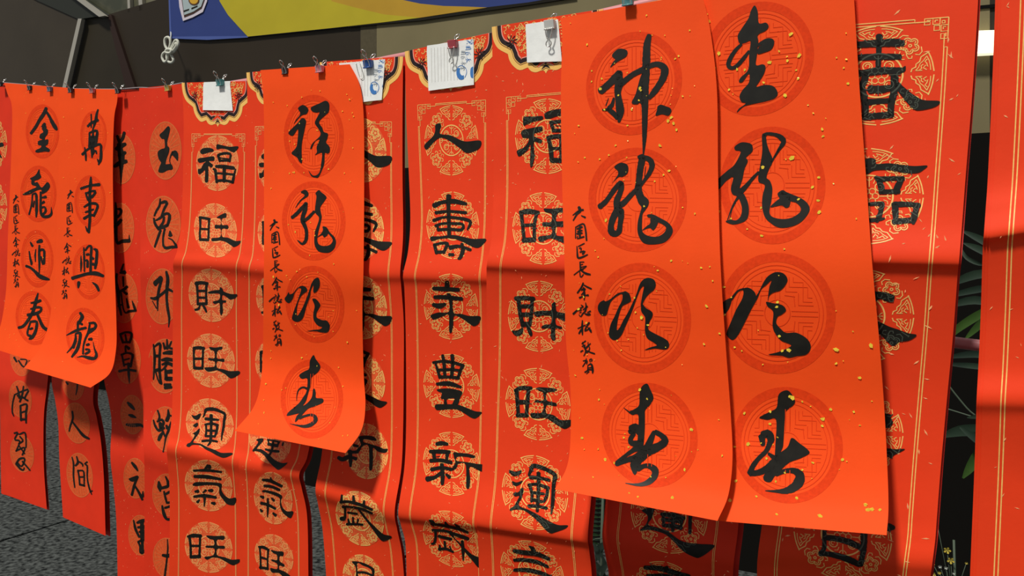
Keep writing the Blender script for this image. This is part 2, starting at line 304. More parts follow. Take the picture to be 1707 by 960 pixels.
GLYPHS = """
G d2a 神 960 50 4.8
O 350,150 410,165 405,210 350,245 320,265 275,300 300,255 315,235 290,210 305,180
S 352,345,60 300,400,60 240,455,55 198,490,58
S 350,340,50 345,430,62 335,500,52 347,580,60 355,660,60 345,735,20
S 305,545,16 290,600,32 265,632,38 300,665,40 335,700,45
S 215,640,14 270,635,28
S 262,545,5 240,605,8
S 350,440,50 400,400,45 460,355,42 530,320,45 600,285,40 660,275,45 710,310,60 700,380,55 660,450,50 620,505,45 585,545,30
O 520,370 545,370 540,590 510,582 490,595 447,583 480,510
S 588,45,40 570,120,58 565,220,62 560,350,62 555,450,58 553,560,55 552,700,48 550,820,40 547,900,28 540,1010,8
O 680,598 720,610 755,625 765,650 740,685 690,675 640,685 650,640 655,612
G d2b 龍 960 240 4.8
O 360,150 415,170 415,230 375,262 340,265 290,315 335,250 335,215 308,183
S 362,312,50 320,350,40 280,405,38 240,460,38 190,503,44
S 368,310,34 365,350,45 350,400,45 330,450,50 335,510,62 350,550,60
S 335,520,50 300,590,50 282,650,50 285,700,55 310,718,50 345,700,45 355,640,40 362,580,50 355,530,60
S 345,500,45 390,465,45 440,410,38 480,370,35 500,330,40
S 500,105,24 530,110,55 515,200,50 505,300,52 500,370,60 515,420,62
S 540,105,35 590,125,45 610,170,45 590,230,35 550,290,25 525,330,20
S 560,180,5 550,260,6
O 510,410 545,415 582,450 580,490 555,530 535,560 530,620 530,680 540,710 580,735 650,742 705,712 722,670 690,640 640,620 610,595 575,585 575,565 620,565 680,595 740,630 775,680 765,730 720,780 660,800 580,803 535,785 505,740 493,690 497,620 515,550 525,505 500,470 490,430
O 600,595 655,610 650,650 620,690 595,672 560,680 530,692 570,655 595,635
G d2c 迎 960 440 4.8
O 225,290 240,298 280,278 330,238 380,222 400,218 430,240 442,285 430,305 390,325 370,340 350,390 335,450 328,525 350,510 380,450 410,400 450,320 485,240 510,165 540,125 580,110 625,125 640,165 625,205 590,235 562,265 540,305 530,335 520,330 530,260 545,180 520,195 495,250 470,320 440,400 400,490 370,560 340,595 305,608 272,585 265,550 280,480 310,420 340,350 370,290 370,240 330,255 285,295 265,340 245,405 208,410 180,375 178,335 195,305
O 535,320 560,350 612,385 610,425 590,460 580,520 640,560 700,590 740,620 745,660 715,683 640,675 600,680 548,688 600,665 648,650 620,625 570,590 553,530 555,430 525,380 522,340
G d2d 春 980 630 4.8
O 475,45 500,90 525,155 500,210 460,255 457,300 455,420 440,560 400,560 400,460 405,300 355,295 330,270 370,250 410,215 415,120 435,65
S 288,238,4 338,278,12
S 345,405,58 385,395,60 415,440,50
S 335,420,30 345,440,30 375,430,30
S 372,445,30 345,480,38 345,515,42 395,525,50 430,500,50
S 425,540,70 360,580,38 290,630,30 235,678,38
S 228,690,36 320,655,42 400,630,62 470,590,80 540,560,70 595,530,62 620,500,55 590,460,45 540,430,36
S 530,430,30 505,490,50 480,550,60 450,600,90 400,650,82 375,700,72 375,750,40 376,772,12
S 400,725,50 460,702,35 510,712,50 540,745,55 530,790,52 490,830,46 440,850,34 380,854,20 300,842,4
G d3a 金 1160 0 4.8
O 470,45 495,90 505,185 560,182 583,210 560,245 497,280 500,330 490,430 482,520 535,515 558,535 545,590 510,650 485,695 550,680 620,690 655,740 640,780 600,800 520,820 430,838 380,855 330,900 345,870 400,828 365,815 350,770 375,720 425,660 425,590 375,655 345,655 360,620 420,555 427,430 437,330 390,345 350,345 335,290 360,240 420,150 440,90
S 365,355,22 320,400,28 280,460,34 260,520,36 290,545,30 330,525,30 380,470,30 425,410,20
O 497,350 560,310 610,310 628,340 605,395 550,420 495,432 500,385 530,355 495,375
G d3b 龍 1190 210 4.8
O 235,130 300,145 312,190 295,218 258,252 272,280 245,345 230,420 208,505 245,550 275,620 280,690 265,745 220,775 155,788 95,765 130,750 180,755 215,720 225,660 205,590 180,560 150,545 137,500 155,410 100,440 30,515 25,440 100,365 165,310 215,210 175,195 165,170 195,143
S 195,570,22 150,640,10 110,750,7
S 175,610,8 145,670,6 128,748,6
S 215,525,48 260,480,34 310,420,26 358,370,20
S 405,75,30 430,62,25 500,72,30 545,100,45 558,130,38 520,190,24 490,240,16 460,290,14
S 540,160,10 480,260,5
O 385,80 405,60 418,90 425,140 445,200 468,255 465,300 440,350 422,412 450,440 468,500 460,600 445,680 465,725 540,745 620,735 685,695 695,655 660,615 610,600 560,560 530,545 560,525 620,545 700,580 750,620 767,670 735,730 680,780 600,810 520,812 460,780 410,730 387,650 390,560 408,490 400,465 362,450 355,410 370,320 388,200
O 520,530 560,515 612,570 605,640 575,655 540,635 452,650 500,600 525,580 510,550
G d3c 迎 1190 430 4.8
O 60,370 140,320 122,400 60,480
S 140,330,22 190,265,14 240,245,13
O 235,245 280,238 325,270 335,310 285,345 240,365 200,410 160,480 160,560 215,520 260,460 310,350 360,270 400,190 440,140 500,112 560,125 590,170 570,220 530,260 480,275 445,300 432,345 435,300 445,230 462,178 420,215 380,250 345,330 305,400 270,470 230,550 190,620 150,655 105,620 105,590 150,480 180,410 225,330 238,280
O 420,350 470,360 545,375 578,415 545,450 510,470 500,520 540,570 580,598 660,597 740,640 775,695 765,745 730,775 660,785 600,797 540,780 435,772 520,750 620,700 540,660 490,600 470,540 475,430 430,385
G d3d 春 1200 635 4.8
O 520,75 560,85 600,150 590,190 530,240 520,300 510,470 500,540 450,620 440,610 445,500 450,310 380,310 318,295 340,275 400,245 455,210 470,110
S 345,430,60 385,420,62 408,460,60 398,500,44 370,560,36 310,620,36 265,680,40 240,738,46
S 335,440,55 345,510,36
S 390,580,22 430,610,36 460,620,40
S 242,740,44 310,732,50 380,700,60 450,650,90
O 575,455 640,500 700,545 715,580 640,620 560,650 500,700 440,760 405,808 355,795 355,750 430,680 450,600 540,530
S 450,745,38 530,718,36 600,720,52 640,755,72 635,800,82 600,845,74 530,878,50 450,882,25 365,878,6
G d1a 祥 460 160 6.857
O 310,103 360,130 372,165 350,205 310,215 280,235 240,280 205,320 230,275 280,205 255,140
O 300,255 345,280 330,380 300,530 295,640 300,750 290,768 265,745 240,700 180,655 225,600 245,545 255,380 200,450 160,445 150,410 250,310
O 248,600 237,650 262,695 266,690 255,600
O 405,130 500,85 570,55 610,90 605,180 560,225 495,295 530,360 550,410 595,430 590,480 575,530 615,580 615,640 590,658 560,655 555,760 535,830 490,925 450,932 405,915 375,850 420,905 465,905 500,870 515,800 530,660 495,655 450,675 470,640 468,580 500,500 450,520 410,600 395,600 420,540 510,450 490,380 450,320 455,280 500,190 465,190 415,175
G d1b 龍 460 300 6.857
O 335,112 370,140 370,180 340,205 290,240 220,325 270,240 330,175 285,140
S 345,275,40 290,330,42 240,385,42 185,430,38
S 345,265,44 335,340,50 315,400,46 305,460,50 330,520,46 350,580,38 350,660,38 335,705,36 300,730,28 250,690,12
S 320,470,40 380,425,34 440,360,30
O 455,150 495,115 515,135 578,190 560,235 510,310 515,370 525,420 510,500 485,600 475,690 500,740 560,755 620,740 650,700 640,660 590,600 555,540 585,545 620,600 670,650 688,710 670,780 620,825 560,832 490,815 450,760 440,690 450,590 490,470 490,420 450,370 455,280 465,190
O 535,535 565,535 600,590 585,635 550,655 530,630 470,660 520,610 540,570
G d1c 迎 460 440 6.857
O 148,320 160,345 200,330 240,280 300,248 350,270 355,310 320,335 285,370 255,440 240,520 245,590 290,530 340,420 380,310 410,220 450,165 490,160 503,210 495,270 460,320 430,320 430,240 400,300 390,370 350,480 320,590 290,640 240,660 190,635 190,590 220,500 260,390 290,290 260,275 215,330 190,400 150,445 110,420 103,390 125,360
O 425,395 460,400 508,460 490,510 465,560 470,610 530,640 580,645 615,690 610,750 580,783 510,778 450,765 350,768 430,752 500,745 530,720 480,700 435,640 430,560 445,480 420,410
G d1d 春 450 585 6.857
O 500,45 525,90 575,160 570,210 540,250 480,300 470,380 440,480 415,570 380,625 430,595 480,530 495,440 515,435 525,480 530,535 605,545 605,590 520,630 440,660 380,720 300,810 290,790 310,740 330,715 205,742 200,720 230,685 330,600 380,530 420,460 430,320 370,318 340,295 345,265 400,230 450,200 460,110
S 425,430,28 380,415,24 330,445,16 310,510,10 308,570,5
S 340,765,40 400,745,28 470,730,30 515,750,40 525,790,45 490,830,44 440,855,42 380,862,34 310,850,18 230,833,3
G e1a 金 20 165 8
S 460,120,40 430,190,50 370,280,42 320,370,40 255,460,36
S 460,170,36 500,230,38 540,310,50 575,370,60 600,410,30
S 440,325,30 420,370,65 440,360,60 430,420,20
O 400,390 475,400 478,460 445,510 445,545 485,540 480,600 450,630 505,670 495,705 440,700 350,715 315,705 325,680 385,650 390,620 350,610 355,560 410,540 370,520 380,470 420,440
G e1b 龍 20 270 8
O 365,95 375,150 392,200 350,235 305,250 310,275 345,270 400,340 470,270 505,295 505,340 470,390 425,420 400,420 390,370 330,380 240,430 160,440 150,425 250,370 330,330 265,300 260,240 245,220 320,170
S 275,430,20 265,560,22 230,700,22
S 280,430,18 320,420,32 330,500,34 330,640,38 325,735,18
S 300,520,20 285,600,24
S 385,400,28 385,500,30 385,640,34 400,710,34 440,730,40 500,720,40 530,680,28 525,600,6
S 400,475,20 455,465,40
S 400,555,20 430,530,38
S 390,610,30 440,600,26 450,660,34 410,700,30
G e1c 迎 20 375 8
S 250,230,20 275,280,34
S 335,230,26 370,215,50 400,210,50
S 232,350,16 245,440,26 262,500,34 260,530,20
S 320,320,8 312,400,22 315,490,12
S 368,270,24 365,400,34 368,520,28 365,640,12
S 370,350,20 400,325,34 430,345,34 432,430,30 425,520,36 405,500,24 390,420,20
S 190,545,36 250,570,34 310,620,40 370,680,56 440,710,52 500,725,24
G e1d 春 10 475 8
S 430,110,18 405,200,40 380,300,42 350,380,40 290,480,40 230,550,40 170,570,38
S 335,240,20 400,230,40 465,205,36
S 330,320,20 400,300,30 465,300,36 465,345,34 400,380,44 290,400,40
S 420,390,34 450,460,40 500,560,46 575,610,44
S 330,490,30 400,485,36 415,520,36 395,620,40 350,700,46 310,720,22
S 330,490,24 295,600,26 290,660,30 330,680,40
S 320,590,24 355,575,34
G e2a 萬 100 170 8
S 418,160,16 420,240,18 418,340,16
S 510,100,20 490,170,32 480,240,38 435,380,16
S 372,325,30 420,280,34 510,240,36
S 395,410,22 400,500,34 395,600,34
S 400,410,26 460,385,34 498,390,34 490,470,38 470,550,44 400,560,40
S 410,470,30 480,470,40
S 445,400,20 435,560,60 430,740,20
S 332,605,16 345,690,28 348,780,20
S 300,700,34 360,640,30 450,590,34 540,565,34 550,640,34 545,760,40 515,835,20
S 500,760,14 520,800,30
S 440,700,20 475,640,26 490,690,20
G e2b 事 100 280 8
S 415,120,22 410,220,44 400,320,36 400,450,40 400,560,40 400,700,38 385,860,34
S 280,275,34 400,235,30 530,220,44
S 345,330,24 360,380,28 380,430,34
S 350,340,30 420,310,26 470,310,38 460,350,34 420,390,40
S 325,520,26 400,475,34 480,475,36 505,510,36 480,580,34 450,640,36
S 340,590,24 400,570,26 450,550,22
S 320,675,36 400,630,36 460,630,30
S 345,780,16 370,840,34
G e2c 興 90 390 8
S 362,290,10 365,400,28 360,500,12
S 400,180,16 405,320,26 408,500,20
S 420,220,22 460,165,28 500,170,34 495,300,34 490,500,36
S 435,275,34 465,270,36
S 425,355,24 450,350,30 448,440,36
S 530,200,16 565,210,44 575,250,38 565,380,40 550,460,30
S 510,320,40 530,330,30
S 520,400,40 545,410,30
S 245,590,46 340,560,42 450,530,42 560,525,56 660,560,40
S 335,640,40 330,680,40 325,720,16
S 515,645,14 570,690,40 600,755,34
G e2d 龍 80 500 8
S 430,170,34 460,220,46 430,280,44 395,330,30
S 400,290,30 460,325,30
S 250,470,12 350,420,34 430,390,34 510,370,34
S 400,310,30 400,380,30
S 370,450,20 370,530,36 330,620,28 255,705,12
S 370,450,20 430,440,40 425,540,40 390,660,44 320,760,28
S 380,540,24 340,640,30
S 550,310,26 620,305,36 640,350,38 600,400,36 540,440,36
S 560,320,24 540,430,32 500,520,28 475,620,24 470,720,28
S 560,400,34 600,380,30
S 545,525,30 585,520,46
S 515,600,30 550,590,36
S 505,660,30 550,660,30 550,690,36 500,720,30
S 390,765,8 470,750,28 540,770,46 620,780,44 650,730,40 620,640,18 605,560,8
G a1 福 310 220 8.727
O 235,320 210,300 220,260 260,235 340,230 400,250 400,285 350,295 280,315
O 180,390 280,370 405,355 412,415 340,425 395,480 370,520 330,500 330,610 325,720 290,735 278,700 280,560 240,590 200,615 180,600 180,540 220,530 260,460 290,430 195,447
O 455,180 520,190 640,215 765,210 720,285 680,292 600,255 520,240 450,250
S 470,340,40 500,425,40
S 470,335,36 560,310,40 650,325,34 635,430,34
S 500,378,20 620,390,18
S 490,415,34 620,415,34
S 400,540,30 430,560,44 450,735,36
S 440,500,46 560,505,56 700,525,52
S 440,600,34 560,605,34 700,620,34
S 450,710,44 560,705,40 690,730,40
S 560,490,50 560,720,50
S 725,540,22 700,640,34 680,735,40
G a2 旺 310 330 8.727
S 208,280,36 212,400,30 205,520,30 210,610,36
S 200,285,40 260,290,40 350,310,40
S 340,300,36 335,450,30 330,590,36
S 215,450,32 330,455,32
S 205,605,42 330,610,42
O 450,285 520,240 585,220 585,285 530,300 525,390 610,395 612,450 530,450 530,560 620,580 720,625 800,625 770,680 700,713 660,690 580,640 500,620 385,630 385,585 500,565 505,450 430,445 430,390 505,390 505,305
G a3 財 305 440 8.727
S 190,285,60 270,270,50 360,285,50
S 205,280,40 215,450,30 220,590,36
S 345,280,40 340,430,30 345,570,36
S 210,390,36 340,390,36
S 215,485,34 340,490,34
S 220,580,44 350,575,44
S 250,600,24 230,650,34 180,665,34
S 290,590,30 320,640,40 345,700,24
O 380,400 480,378 530,375 545,335 580,360 600,400 700,435 790,440 770,490 690,515 640,480 580,450 575,520 630,530 620,560 580,570 585,690 560,745 540,700 535,570 465,580 440,545 530,515 530,430 385,430
G a4 旺 300 545 8.727
S 200,310,44 270,300,50 355,310,44
S 205,310,36 205,440,30 210,590,34
S 340,310,34 335,450,30 330,595,34
S 215,460,36 335,460,36
S 205,590,46 270,600,46 335,595,46
O 430,290 520,298 610,285 615,320 550,350 545,455 640,460 640,505 545,500 545,590 640,615 730,640 865,640 860,690 745,745 650,680 540,630 415,650 360,590 500,575 505,500 425,480 420,450 505,450 500,355 450,330
G a5 運 295 655 8.727
O 215,320 270,330 345,295 340,350 300,390 250,375
O 240,465 300,430 310,470 275,500 245,485
O 235,590 280,560 330,515 325,580 270,660 240,720 350,740 450,790 560,830 650,870 800,870 800,900 690,940 600,915 500,860 420,820 330,760 230,755 180,785 140,770 160,735 200,715 260,620
S 385,350,20 410,290,30 430,240,50 540,235,50 640,270,40 700,310,40 690,400,40 680,500,36 660,600,30 650,690,14
S 420,375,50 610,390,30
S 500,320,50 500,500,40 490,700,40 450,765,20
S 410,460,30 510,445,40 600,470,40
S 425,460,30 430,550,30 420,630,34
S 590,470,36 580,560,40 550,640,30
S 425,545,36 570,550,36
S 415,625,36 550,630,36
S 370,700,40 480,690,36 590,705,30
G a6 氣 295 760 8.727
S 245,210,30 440,205,40 650,230,30
S 400,195,20 460,140,60 480,170,50
S 255,295,44 440,300,56 640,335,36
O 230,420 270,380 400,375 540,380 640,395 655,430 650,490 700,570 770,615 860,605 840,705 740,700 680,640 620,550 605,440 450,420 290,435
S 265,515,30 310,510,54
S 380,530,20 425,495,34
S 460,500,30 515,500,56
S 250,590,36 400,575,50 570,600,40
S 400,560,50 405,640,34 400,735,14
S 330,635,24 300,670,44
S 505,680,30 550,690,54
G a7 旺 295 850 8.727
S 155,385,30 240,370,60 355,375,44
S 185,380,44 200,520,34 205,680,36
S 340,380,36 335,520,32 330,670,36
S 205,520,36 335,520,36
S 200,680,50 340,675,50
O 430,370 560,375 690,375 680,430 590,430 590,510 690,520 690,560 590,565 590,655 700,685 800,720 915,715 905,760 820,800 730,760 620,700 520,690 440,720 405,680 530,655 545,560 430,545 435,515 540,510 535,435 480,420
G r1 人 690 160 6.857
O 248,330 300,312 312,350 300,430 420,450 540,505 610,520 760,510 762,580 700,630 600,650 520,590 420,520 340,480 270,490 200,560 150,612 122,590 130,550 220,460 245,400
G r2 壽 690 310 6.857
S 400,110,60 395,200,48 400,350,42 405,580,44
S 230,225,60 330,185,40 460,175,56 600,205,36
S 250,305,40 400,290,34 600,305,36
S 225,395,40 330,360,30 450,360,34 640,400,40 615,500,20
S 245,455,30 330,430,30 470,430,34 560,440,34 545,500,36 420,495,34 280,500,36
S 270,450,30 280,510,30
S 300,468,1 301,468,1
O 195,580 300,575 440,560 560,580 680,605 825,605 790,670 730,707 660,690 560,640 440,600 300,605 205,630
S 230,675,36 310,655,30 385,660,40 360,720,34 345,770,24
S 240,680,40 260,770,36
S 255,755,38 350,755,36
S 415,705,56 520,690,36 650,730,36
S 550,660,36 560,740,46 530,820,40 505,832,20
S 405,785,40 455,785,34
G r3 年 690 455 6.857
S 380,100,50 380,180,60
S 225,175,44 330,180,52 515,190,44
S 235,275,40 350,275,50 550,295,44
S 220,360,40 290,375,60 360,355,36
O 195,480 280,450 400,440 400,300 375,235 415,235 440,290 455,450 540,465 640,490 760,495 745,570 690,605 640,580 540,510 460,490 450,600 430,680 405,660 400,480 340,490 240,530 205,515
G r4 豐 690 575 6.857
S 330,115,34 345,200,40 355,350,36
S 440,115,44 445,230,40 430,370,40
S 220,200,30 330,185,34 450,200,36 570,235,36
S 250,215,24 275,290,34 300,375,36
S 560,235,40 530,300,36 505,385,36
S 280,285,34 420,280,34 530,290,30
S 300,365,44 400,365,34 505,375,40
S 265,445,36 400,440,56 540,480,30
O 270,505 400,495 550,530 530,600 500,680 440,680 465,610 380,620 380,670 345,670 345,620 310,610 320,550 280,530
O 250,680 370,675 500,680 600,715 700,755 780,770 710,835 650,825 580,780 490,735 380,735 260,740
G r5 新 690 705 6.857
S 260,240,40 320,230,50 385,240,36
S 185,325,40 290,325,50 410,330,40
S 225,330,44 240,430,40
S 385,330,44 375,430,30
S 260,385,10 300,380,10
S 190,430,44 300,425,44 430,450,44
S 200,530,44 320,510,40 435,530,40
S 320,470,44 330,600,48 325,700,36
S 150,640,60 240,620,44 310,570,40
S 370,585,30 410,620,44
O 455,335 520,340 620,350 700,375 680,400 600,385 500,385 490,430 600,445 720,465 795,480 790,550 750,545 640,500 645,640 635,740 600,740 600,640 590,470 510,465 490,510 450,540 440,515 475,450 460,390
G r6 歲 690 840 8
S 205,215,20 250,240,60 260,280,40
S 230,260,30 420,290,40 600,330,40 720,375,34
S 420,240,30 445,290,50
S 550,265,16 600,310,50
S 250,345,40 420,355,36 520,390,40 640,430,50 725,460,44
S 290,350,36 290,440,34 270,520,34 235,525,24
S 330,425,40 500,465,40
S 410,495,30 420,590,34
S 345,545,24 350,610,40
S 480,560,20 495,600,20
S 335,600,44 430,595,36 525,635,30
O 500,350 540,440 620,520 700,600 780,670 900,730 890,840 850,835 780,750 700,660 600,530 530,450 470,390
S 645,490,40 655,620,40 660,745,20
G c1 福 840 160 6.857
O 225,335 225,250 260,235 350,235 440,230 440,270 350,290 270,320
O 205,400 300,370 430,350 435,400 350,430 350,465 435,500 420,540 345,530 350,700 320,810 300,780 305,560 270,620 180,690 150,650 160,620 240,580 290,490 215,475
O 470,200 560,160 700,150 780,190 740,260 640,225 490,265
S 540,300,40 570,400,40
S 530,305,40 650,290,40 720,310,34 700,400,34
S 590,340,10 700,345,10
S 560,395,40 700,395,40
S 500,480,30 530,560,50 550,740,50
S 500,480,46 620,460,50 760,480,46
S 545,600,34 760,600,34
S 545,735,60 640,735,54 750,735,50
S 655,470,40 655,730,40
S 760,480,36 750,740,36
G c2 旺 840 310 6.857
S 185,305,44 280,290,60 400,305,44
S 200,310,44 215,450,40 235,630,40
S 375,310,40 350,450,36 350,620,40
S 220,450,40 350,445,40
S 220,620,56 350,615,56
O 460,260 560,260 660,250 720,265 710,300 620,310 600,400 700,405 700,465 600,470 600,560 700,580 800,620 860,620 840,660 760,690 700,660 580,610 520,600 420,640 400,580 540,555 540,470 450,460 450,415 540,410 545,320 480,300
G c3 財 840 460 6.857
S 130,255,44 240,250,50 345,260,50
S 170,270,46 185,420,44 220,570,50
S 325,270,40 315,430,40 295,560,40
S 190,345,44 320,345,50
S 200,440,50 310,440,50
S 210,550,60 300,550,60
O 95,625 160,620 215,590 215,650 170,685 120,670
O 260,580 290,570 325,640 320,685 290,670
O 345,415 440,395 540,390 550,320 590,300 605,400 700,425 790,450 770,510 700,515 600,475 600,555 665,580 650,605 590,600 590,720 560,735 535,690 535,600 450,600 430,580 470,555 535,545 540,460 440,450 380,465
G c4 旺 830 600 6.857
S 195,350,34 260,320,50 385,320,40
S 215,350,44 225,480,44 235,630,40
S 350,330,44 340,480,40 325,640,40
S 230,480,56 350,480,50
S 220,630,50 340,630,50
O 445,320 500,310 670,330 640,360 560,375 560,460 665,490 660,525 560,515 555,605 640,630 720,685 845,685 840,740 770,785 700,755 600,690 540,660 400,665 380,605 500,600 520,500 430,480 440,455 520,460 515,370 470,350
G c5 運 825 750 6.857
O 165,230 240,245 305,230 290,275 220,298 180,270
O 200,355 250,370 320,350 290,390 240,412 205,390
O 215,490 270,480 310,430 330,450 310,540 275,630 380,680 480,730 600,800 720,855 835,860 800,900 700,935 640,950 580,910 510,830 420,750 330,690 230,680 180,695 175,670 220,640 250,590 280,525 230,530
S 385,290,20 410,240,40 440,180,50 550,205,46 660,260,44 690,300,50 675,380,44 668,500,44 660,620,40 645,730,16
S 405,310,46 520,320,40 625,345,36
S 500,260,46 500,450,40 485,700,36
S 385,400,36 480,390,34 615,435,44
S 405,420,40 425,500,36 420,590,30
S 605,435,36 595,520,36 560,590,30
S 430,485,34 560,500,30
S 420,565,40 540,590,36
S 390,640,44 480,640,36 595,665,36
G c6 氣 820 860 8.535
S 310,490,50 450,515,70 650,540,66 820,610,46
S 530,425,20 580,460,60 600,500,60
S 315,625,40 450,620,56 640,650,56 800,720,40
S 320,765,44 500,765,60 700,810,60 860,880,60
G g1 祥 180 200 8
S 125,210,36 155,290,44
S 220,165,40 200,240,44 165,300,40
S 110,390,46 170,350,70 235,320,46
S 150,320,60 180,480,90 180,600,60 178,700,36 176,880,6
S 150,470,60 190,460,60 235,430,40
S 90,620,44 160,575,60 250,550,50
G g2 光 180 320 8
S 105,140,20 110,250,40 105,420,50
S 120,230,20 170,230,40 175,280,36 130,340,30
S 80,470,40 140,420,50 180,370,40
S 110,420,50 110,560,40 130,680,40 200,655,50 290,650,50
S 285,570,8 290,640,24
G g3 籠 180 440 8
S 210,0,20 180,90,36
S 165,115,30 230,110,56
S 120,130,30 110,240,46 140,380,50 150,520,40 180,680,30
S 205,170,30 210,300,24
S 160,370,40 215,340,40 260,300,40
S 215,370,30 255,400,40
S 180,390,24 200,560,22 235,650,24 290,630,36 375,620,30
S 250,460,20 275,580,40
S 325,490,12 350,560,34 370,620,34
S 140,560,30 190,540,20
G g4 罩 180 545 8
S 165,100,36 240,70,30 310,80,34 315,130,34 290,210,34
S 170,110,30 205,210,34
S 235,100,26 250,190,26
S 195,205,30 290,200,30
S 245,250,24 285,290,44
S 235,250,20 240,330,30
S 180,370,30 260,345,26 330,370,36 320,450,30 305,530,34
S 190,375,26 220,520,30
S 220,440,24 290,420,20
S 225,500,24 300,490,30
S 150,590,34 260,570,34 375,585,34
S 275,480,30 280,620,36 290,755,8
G g5 三 180 655 8
S 265,125,30 310,170,50 355,220,26
S 280,290,24 325,305,50 378,330,14
S 250,420,34 330,430,50 430,425,44 475,450,26
G g6 元 180 760 8
S 320,85,30 365,140,44 400,195,20
S 285,305,20 330,310,66 400,275,40
S 395,280,34 360,370,34 320,520,34
S 360,390,24 430,510,36 460,580,30
S 470,470,16 465,540,34
G g7 里 180 840 8
S 345,215,20 370,330,36 420,440,30
S 390,250,30 440,230,50 520,220,40 540,300,40 500,420,40
S 400,310,30 520,300,50
S 420,370,30 510,370,50
S 455,240,50 460,420,60 460,520,40 465,640,36
S 405,500,30 430,560,26 440,640,40 470,660,20
S 410,500,30 480,475,36 560,470,36
S 440,640,40 600,610,40
G h1 玉 180 200 8
O 800,85 830,110 815,200 795,280 795,340 820,370 815,430 790,500 775,560 775,590 840,585 865,620 860,660 800,670 740,700 690,700 675,680 690,620 710,570 680,520 665,450 680,410 720,385 760,370 760,300 750,255 720,250 690,200 740,150
S 835,580,12 825,540,12 840,480,18 870,430,40
O 850,430 900,405 935,440 940,500 930,545 900,510 865,470
G h2 兔 180 320 8
S 700,90,20 690,180,30 650,250,30 620,320,22
S 700,150,34 760,130,44 790,150,36 750,230,34 720,320,34
S 615,350,24 630,420,36 680,500,36
S 640,380,20 700,345,34 770,290,34 820,300,40 820,360,44 795,450,30
S 750,330,30 740,400,34 700,460,34
S 670,480,44 730,470,44 800,440,40
S 705,510,34 665,620,34 625,735,24
S 760,490,30 740,600,28 740,700,28 770,745,40 850,735,40 920,730,34
S 830,520,20 835,580,60
S 810,615,16 860,640,20 910,710,34
G h3 升 180 440 8
O 700,155 735,185 720,250 690,260 680,250 640,295 610,270 610,235 660,190
S 705,250,34 680,350,36 665,480,30 665,620,14
S 570,450,20 630,460,44 720,400,34 800,340,40 875,370,24
S 595,490,12 650,590,16
S 780,100,30 800,200,44 790,320,44 785,450,36 800,600,36 820,720,30 810,840,10
G h4 騰 180 545 8
S 610,230,20 625,380,36 620,550,28 610,700,16
S 625,260,24 680,220,34 700,240,36 690,400,34 690,560,36 700,680,36 715,760,30
S 630,385,40 690,385,40
S 640,580,50 700,560,40
S 640,600,20 670,700,20 700,750,30
S 740,210,24 765,290,40
S 790,165,20 795,290,40
S 850,190,20 820,270,30 870,290,30
S 740,350,30 800,340,56 880,340,56
S 720,440,34 790,430,56 880,440,40
S 725,500,30 790,480,44 880,510,50
S 700,590,20 760,540,30 800,470,30
S 770,560,30 780,700,50
S 780,600,50 860,590,60
S 780,690,60 860,690,56
S 755,770,40 840,765,30
S 760,810,44 850,800,40
G h5 蟾 180 655 8
S 665,230,24 690,310,30 680,360,34
S 610,360,20 630,430,30 680,500,36 750,460,40
S 660,380,30 720,355,34 745,400,36 710,470,34
S 700,400,50 705,480,44
S 740,510,20 700,580,50 680,630,40
S 730,500,30 765,580,26
S 805,220,20 810,300,44 785,370,50
S 830,300,20 880,310,40
S 780,430,30 800,470,50
S 840,380,10 815,480,34 775,590,26 755,700,16 738,785,20
G h6 宮 180 760 8
S 770,270,20 805,350,40 800,400,44 740,420,40 690,430,40
S 680,340,30 690,410,60 700,470,20
S 750,470,24 770,560,30 790,630,24
S 760,510,30 880,460,34 880,600,30 800,620,34
S 725,660,24 750,770,44 790,840,34 880,830,40
S 760,690,30 880,670,34 880,830,30
G h7 折 180 840 8
S 795,470,14 800,600,20 780,800,24 760,960,30
S 730,680,34 800,690,50 880,660,40
G k1 濱 0 580 4.8
S 115,75,18 135,110,14
S 150,100,14 190,150,14 240,130,12
S 165,90,10 215,95,10 205,140,12
G k2 潛 0 580 4.8
S 120,370,12 103,440,12 100,510,12 112,545,8
S 135,305,12 150,350,16 155,400,16
S 125,370,12 180,345,14 225,330,14
S 190,305,12 180,370,16 160,430,16
S 140,380,14 200,400,18
S 230,340,14 200,400,14 225,420,16
S 165,460,16 170,580,16
S 165,460,14 215,450,16 210,520,18 210,600,12
S 175,515,14 205,505,14
S 165,570,18 210,570,16
G k3 翠 0 700 4.8
S 115,105,14 145,100,14 120,155,14 160,170,14 130,250,12
S 155,115,12 200,100,14 210,160,12 210,220,12
S 160,130,12 185,165,14 150,190,14
S 130,245,14 200,220,14 180,280,14
S 150,200,12 200,270,12
S 130,350,16 160,310,18 200,310,16 175,370,14 140,340,14
S 130,350,16 165,390,18 190,400,14 195,380,10
S 180,330,14 215,370,14 242,403,12
G m1 行 0 580 4.8
S 530,270,12 545,290,16
S 622,270,12 618,330,12 608,375,6
G m2 人 0 580 4.8
S 580,505,14 585,560,16 565,620,14 555,665,12
S 575,580,12 620,640,18 670,700,24 715,725,16
G m3 間 0 700 4.8
S 578,295,10 590,350,14 590,450,14 600,540,10
S 615,290,10 625,340,20 605,365,16
S 630,330,12 660,350,16 665,370,10
S 700,335,14 680,350,14 700,370,14 700,460,12 715,540,14 735,595,8
S 720,575,10 740,565,12
S 625,400,14 635,460,14 640,520,14
S 625,405,12 665,405,14 675,440,14 675,530,12
S 640,455,14 670,455,14
S 640,515,18 680,525,16
G b5 運 410 700 8
O 140,265 190,245 235,250 225,290 180,340 150,385 210,390 300,450 370,520 440,560 500,575 555,570 520,610 440,662 390,635 320,570 250,480 190,430 130,415 95,420 95,395 140,340 165,290
S 290,262,24 370,275,24 450,295,24
S 300,270,24 310,330,24
